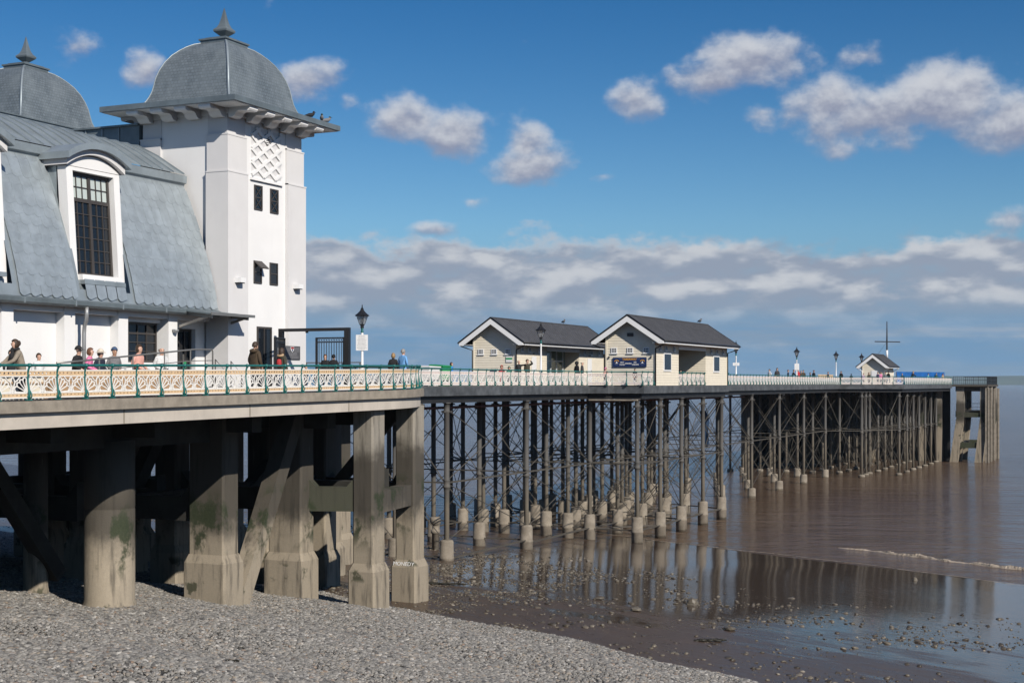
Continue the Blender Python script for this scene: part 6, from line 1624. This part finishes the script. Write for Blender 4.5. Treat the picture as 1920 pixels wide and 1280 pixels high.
far = [(-.5, 68.3, 1.30, 'white', 'black', 'small dark-haired figure in striped pale top on the far pier', 0), (-.5, 71.2, 1.44, 'charcoal', 'brown', 'tall dark figure next to the one in the pale top', 20), (-1, 77.6, 1.32, 'navy', 'auburn', 'figure in navy just left of the lamp post with a pale sign', 60), (-1.1, 79.7, 1.34, 'black', 'auburn', 'figure in black right behind the lamp post with a pale sign', 120),
       (-.6, 80.2, 1.40, 'red', 'auburn', 'figure in red beside the lamp post with a pale sign', 30), (-1, 83.2, 1.28, 'olive', 'grey', 'bulky figure in olive coat right of the red one', 80), (-1.05, 84.4, 1.34, 'brown', 'brown', 'figure in brown coat close behind the olive one', 10), (-1, 87.3, 1.12, 'black', 'black', 'short dark figure bending right of the brown coat', 40),
       (-1, 89.0, 1.38, 'charcoal', 'auburn', 'upright dark figure well right of the red one', 150), (-1.4, 97.9, 1.26, 'navy', 'auburn', 'figure on the long timber bench of the far pier', 90), (-1, 103, 1.38, 'black', 'black', 'solitary dark figure right of the fifth lamp post', 0), (-1, 108.8, 1.10, 'grey', 'auburn', 'small figure far back left of the hut', 0),
       (2.0, 100.6, 1.12, 'lilac', 'grey', 'pale figure at the left corner of the hut', 0), (2.8, 99.6, 1.20, 'brown', 'brown', 'figure in brown before the hut', 50), (3.9, 98.9, 1.24, 'purple', 'brown', 'figure in purple before the hut window', 20), (4.3, 98.6, 1.22, 'pink', 'blond', 'figure in pink among the group before the hut', 60), (4.6, 99.7, 1.24, 'grey', 'brown', 'figure in grey behind the pink one', 0),
       (4.5, 102.2, 1.33, 'black', 'black', 'broad dark figure at the right corner of the hut', 100), (5.1, 107.8, 1.12, 'navy', 'blond', 'stooping fair-haired figure at the left end of the blue hoarding', 40), (5.2, 114.2, 1.42, 'black', 'blond', 'tall figure in black before the blue hoarding', 20), (6.1, 120.9, 1.19, 'teal', 'brown', 'figure in pale teal before the blue hoarding', 80),
       (6.6, 124.2, 1.28, 'darkgreen', 'black', 'figure in dark green before the blue hoarding', 20), (7.1, 126.3, 1.20, 'tan', 'auburn', 'figure in tan at the right end of the blue hoarding', 70)]
for i, (x, y, zt_, tp, hr_, lb, fc) in enumerate(far):
    person(x, y, DZ, fc + (i * 37) % 90 - 30, zt_, ('stand', 'walk', 'stand', 'lean')[i % 4] if zt_ > 1.25 else 'stand', tp, ('navy', 'charcoal', 'denim')[i % 3], (('short', 'bob', 'short')[i % 3], hr_), lb, (.14, .2, .1)[i % 3])
ch = thing('pushchair', 'dark folded pushchair by the pier railing left of the green hood', 'pushchair', None, (-1.6, 9.6, DZ))
part('seat', MB().bar((0, -.2, .45), (0, .25, .85), .42, .05, up=(0, -.6, .8)), [fabric('navy')], ch); part('frame', MB().tube([(-.2, -.4, .1), (-.2, .4, .98), (.2, .4, .98), (.2, -.4, .1)], .014, 6), [M['metal']], ch)
for sx_ in (-.24, .24):
    for sy_ in (-.35, .3): part('wheel', MB().tube([(sx_ - .02, sy_, .1), (sx_ + .02, sy_, .1)], .1, 12), [M['black']], ch)

# ------------------------------------------------------------------ birds
def bird_mesh(nm, mats):
    mb = MB(); mb.smooth = True
    mb.tube([(0, .20, .085), (0, .13, .10), (0, .05, .115), (0, -.04, .125), (0, -.09, .16), (0, -.105, .195)], [.012, .03, .055, .062, .042, .034], 10); mb.m = 1
    mb.tube([(0, -.085, .20), (0, -.11, .215), (0, -.135, .212)], [.030, .036, .020], 8); mb.m = 2
    mb.tube([(0, -.145, .212), (0, -.175, .205)], [.010, .003], 6)
    for s_ in (-1, 1): mb.tube([(s_ * .02, 0, .07), (s_ * .022, -.005, 0), (s_ * .022, -.03, .004)], .006, 5)
    return mb.mesh(nm, mats)
pg = bird_mesh('pigeon', [fabric('grey'), fabric('darkgreen'), fabric('charcoal')]); pgd = bird_mesh('pigeon', [fabric('black'), fabric('black'), fabric('charcoal')]); gl_ = bird_mesh('gull', [fabric('grey'), fabric('grey'), fabric('charcoal')])
for (x, y, me, rz, lb, sc_) in ((2.9, -16.75, pgd, 2.6, 'darkest pigeon, leftmost of three on the tower eave', 1.35), (2.95, -16.0, pg, .6, 'middle of the three pigeons on the tower eave', 1.3), (2.9, -15.55, pg, 2.4, 'rightmost of the three pigeons on the tower eave', 1.3)):
    tag(link('pigeon', me, None, (x, y, 10.381), (0, 0, rz), (sc_,) * 3), lb, 'pigeon', 'pigeons on the tower eave')
for (x, y, z, lb) in ((-7.85, 35.6, 4.43, 'small bird on the ridge of the left shelter'), (1.845, 38.6, 4.43, 'small bird on the ridge of the takeaway shelter')):
    tag(link('bird', gl_, None, (x, y, z), (0, 0, 1), (1.5,) * 3), lb, 'bird', 'birds on the shelter ridges')

# ------------------------------------------------------------------ sea haze: thin even air over the whole view
hz = MB(); hz.box(-11500, 11500, -9000, 13500, -11.2, 75)
hm = bpy.data.materials.new('sea haze'); hm.use_nodes = True; T = NT(hm.node_tree); T.n.clear()
pv = T.node('ShaderNodeVolumePrincipled'); pv.inputs['Color'].default_value = (.60, .80, 1.0, 1); pv.inputs['Density'].default_value = 6e-5; pv.inputs['Anisotropy'].default_value = 0.0
T.l.new(pv.outputs[0], T.node('ShaderNodeOutputMaterial').inputs['Volume'])
setting('haze', hz, hm, 'stuff')
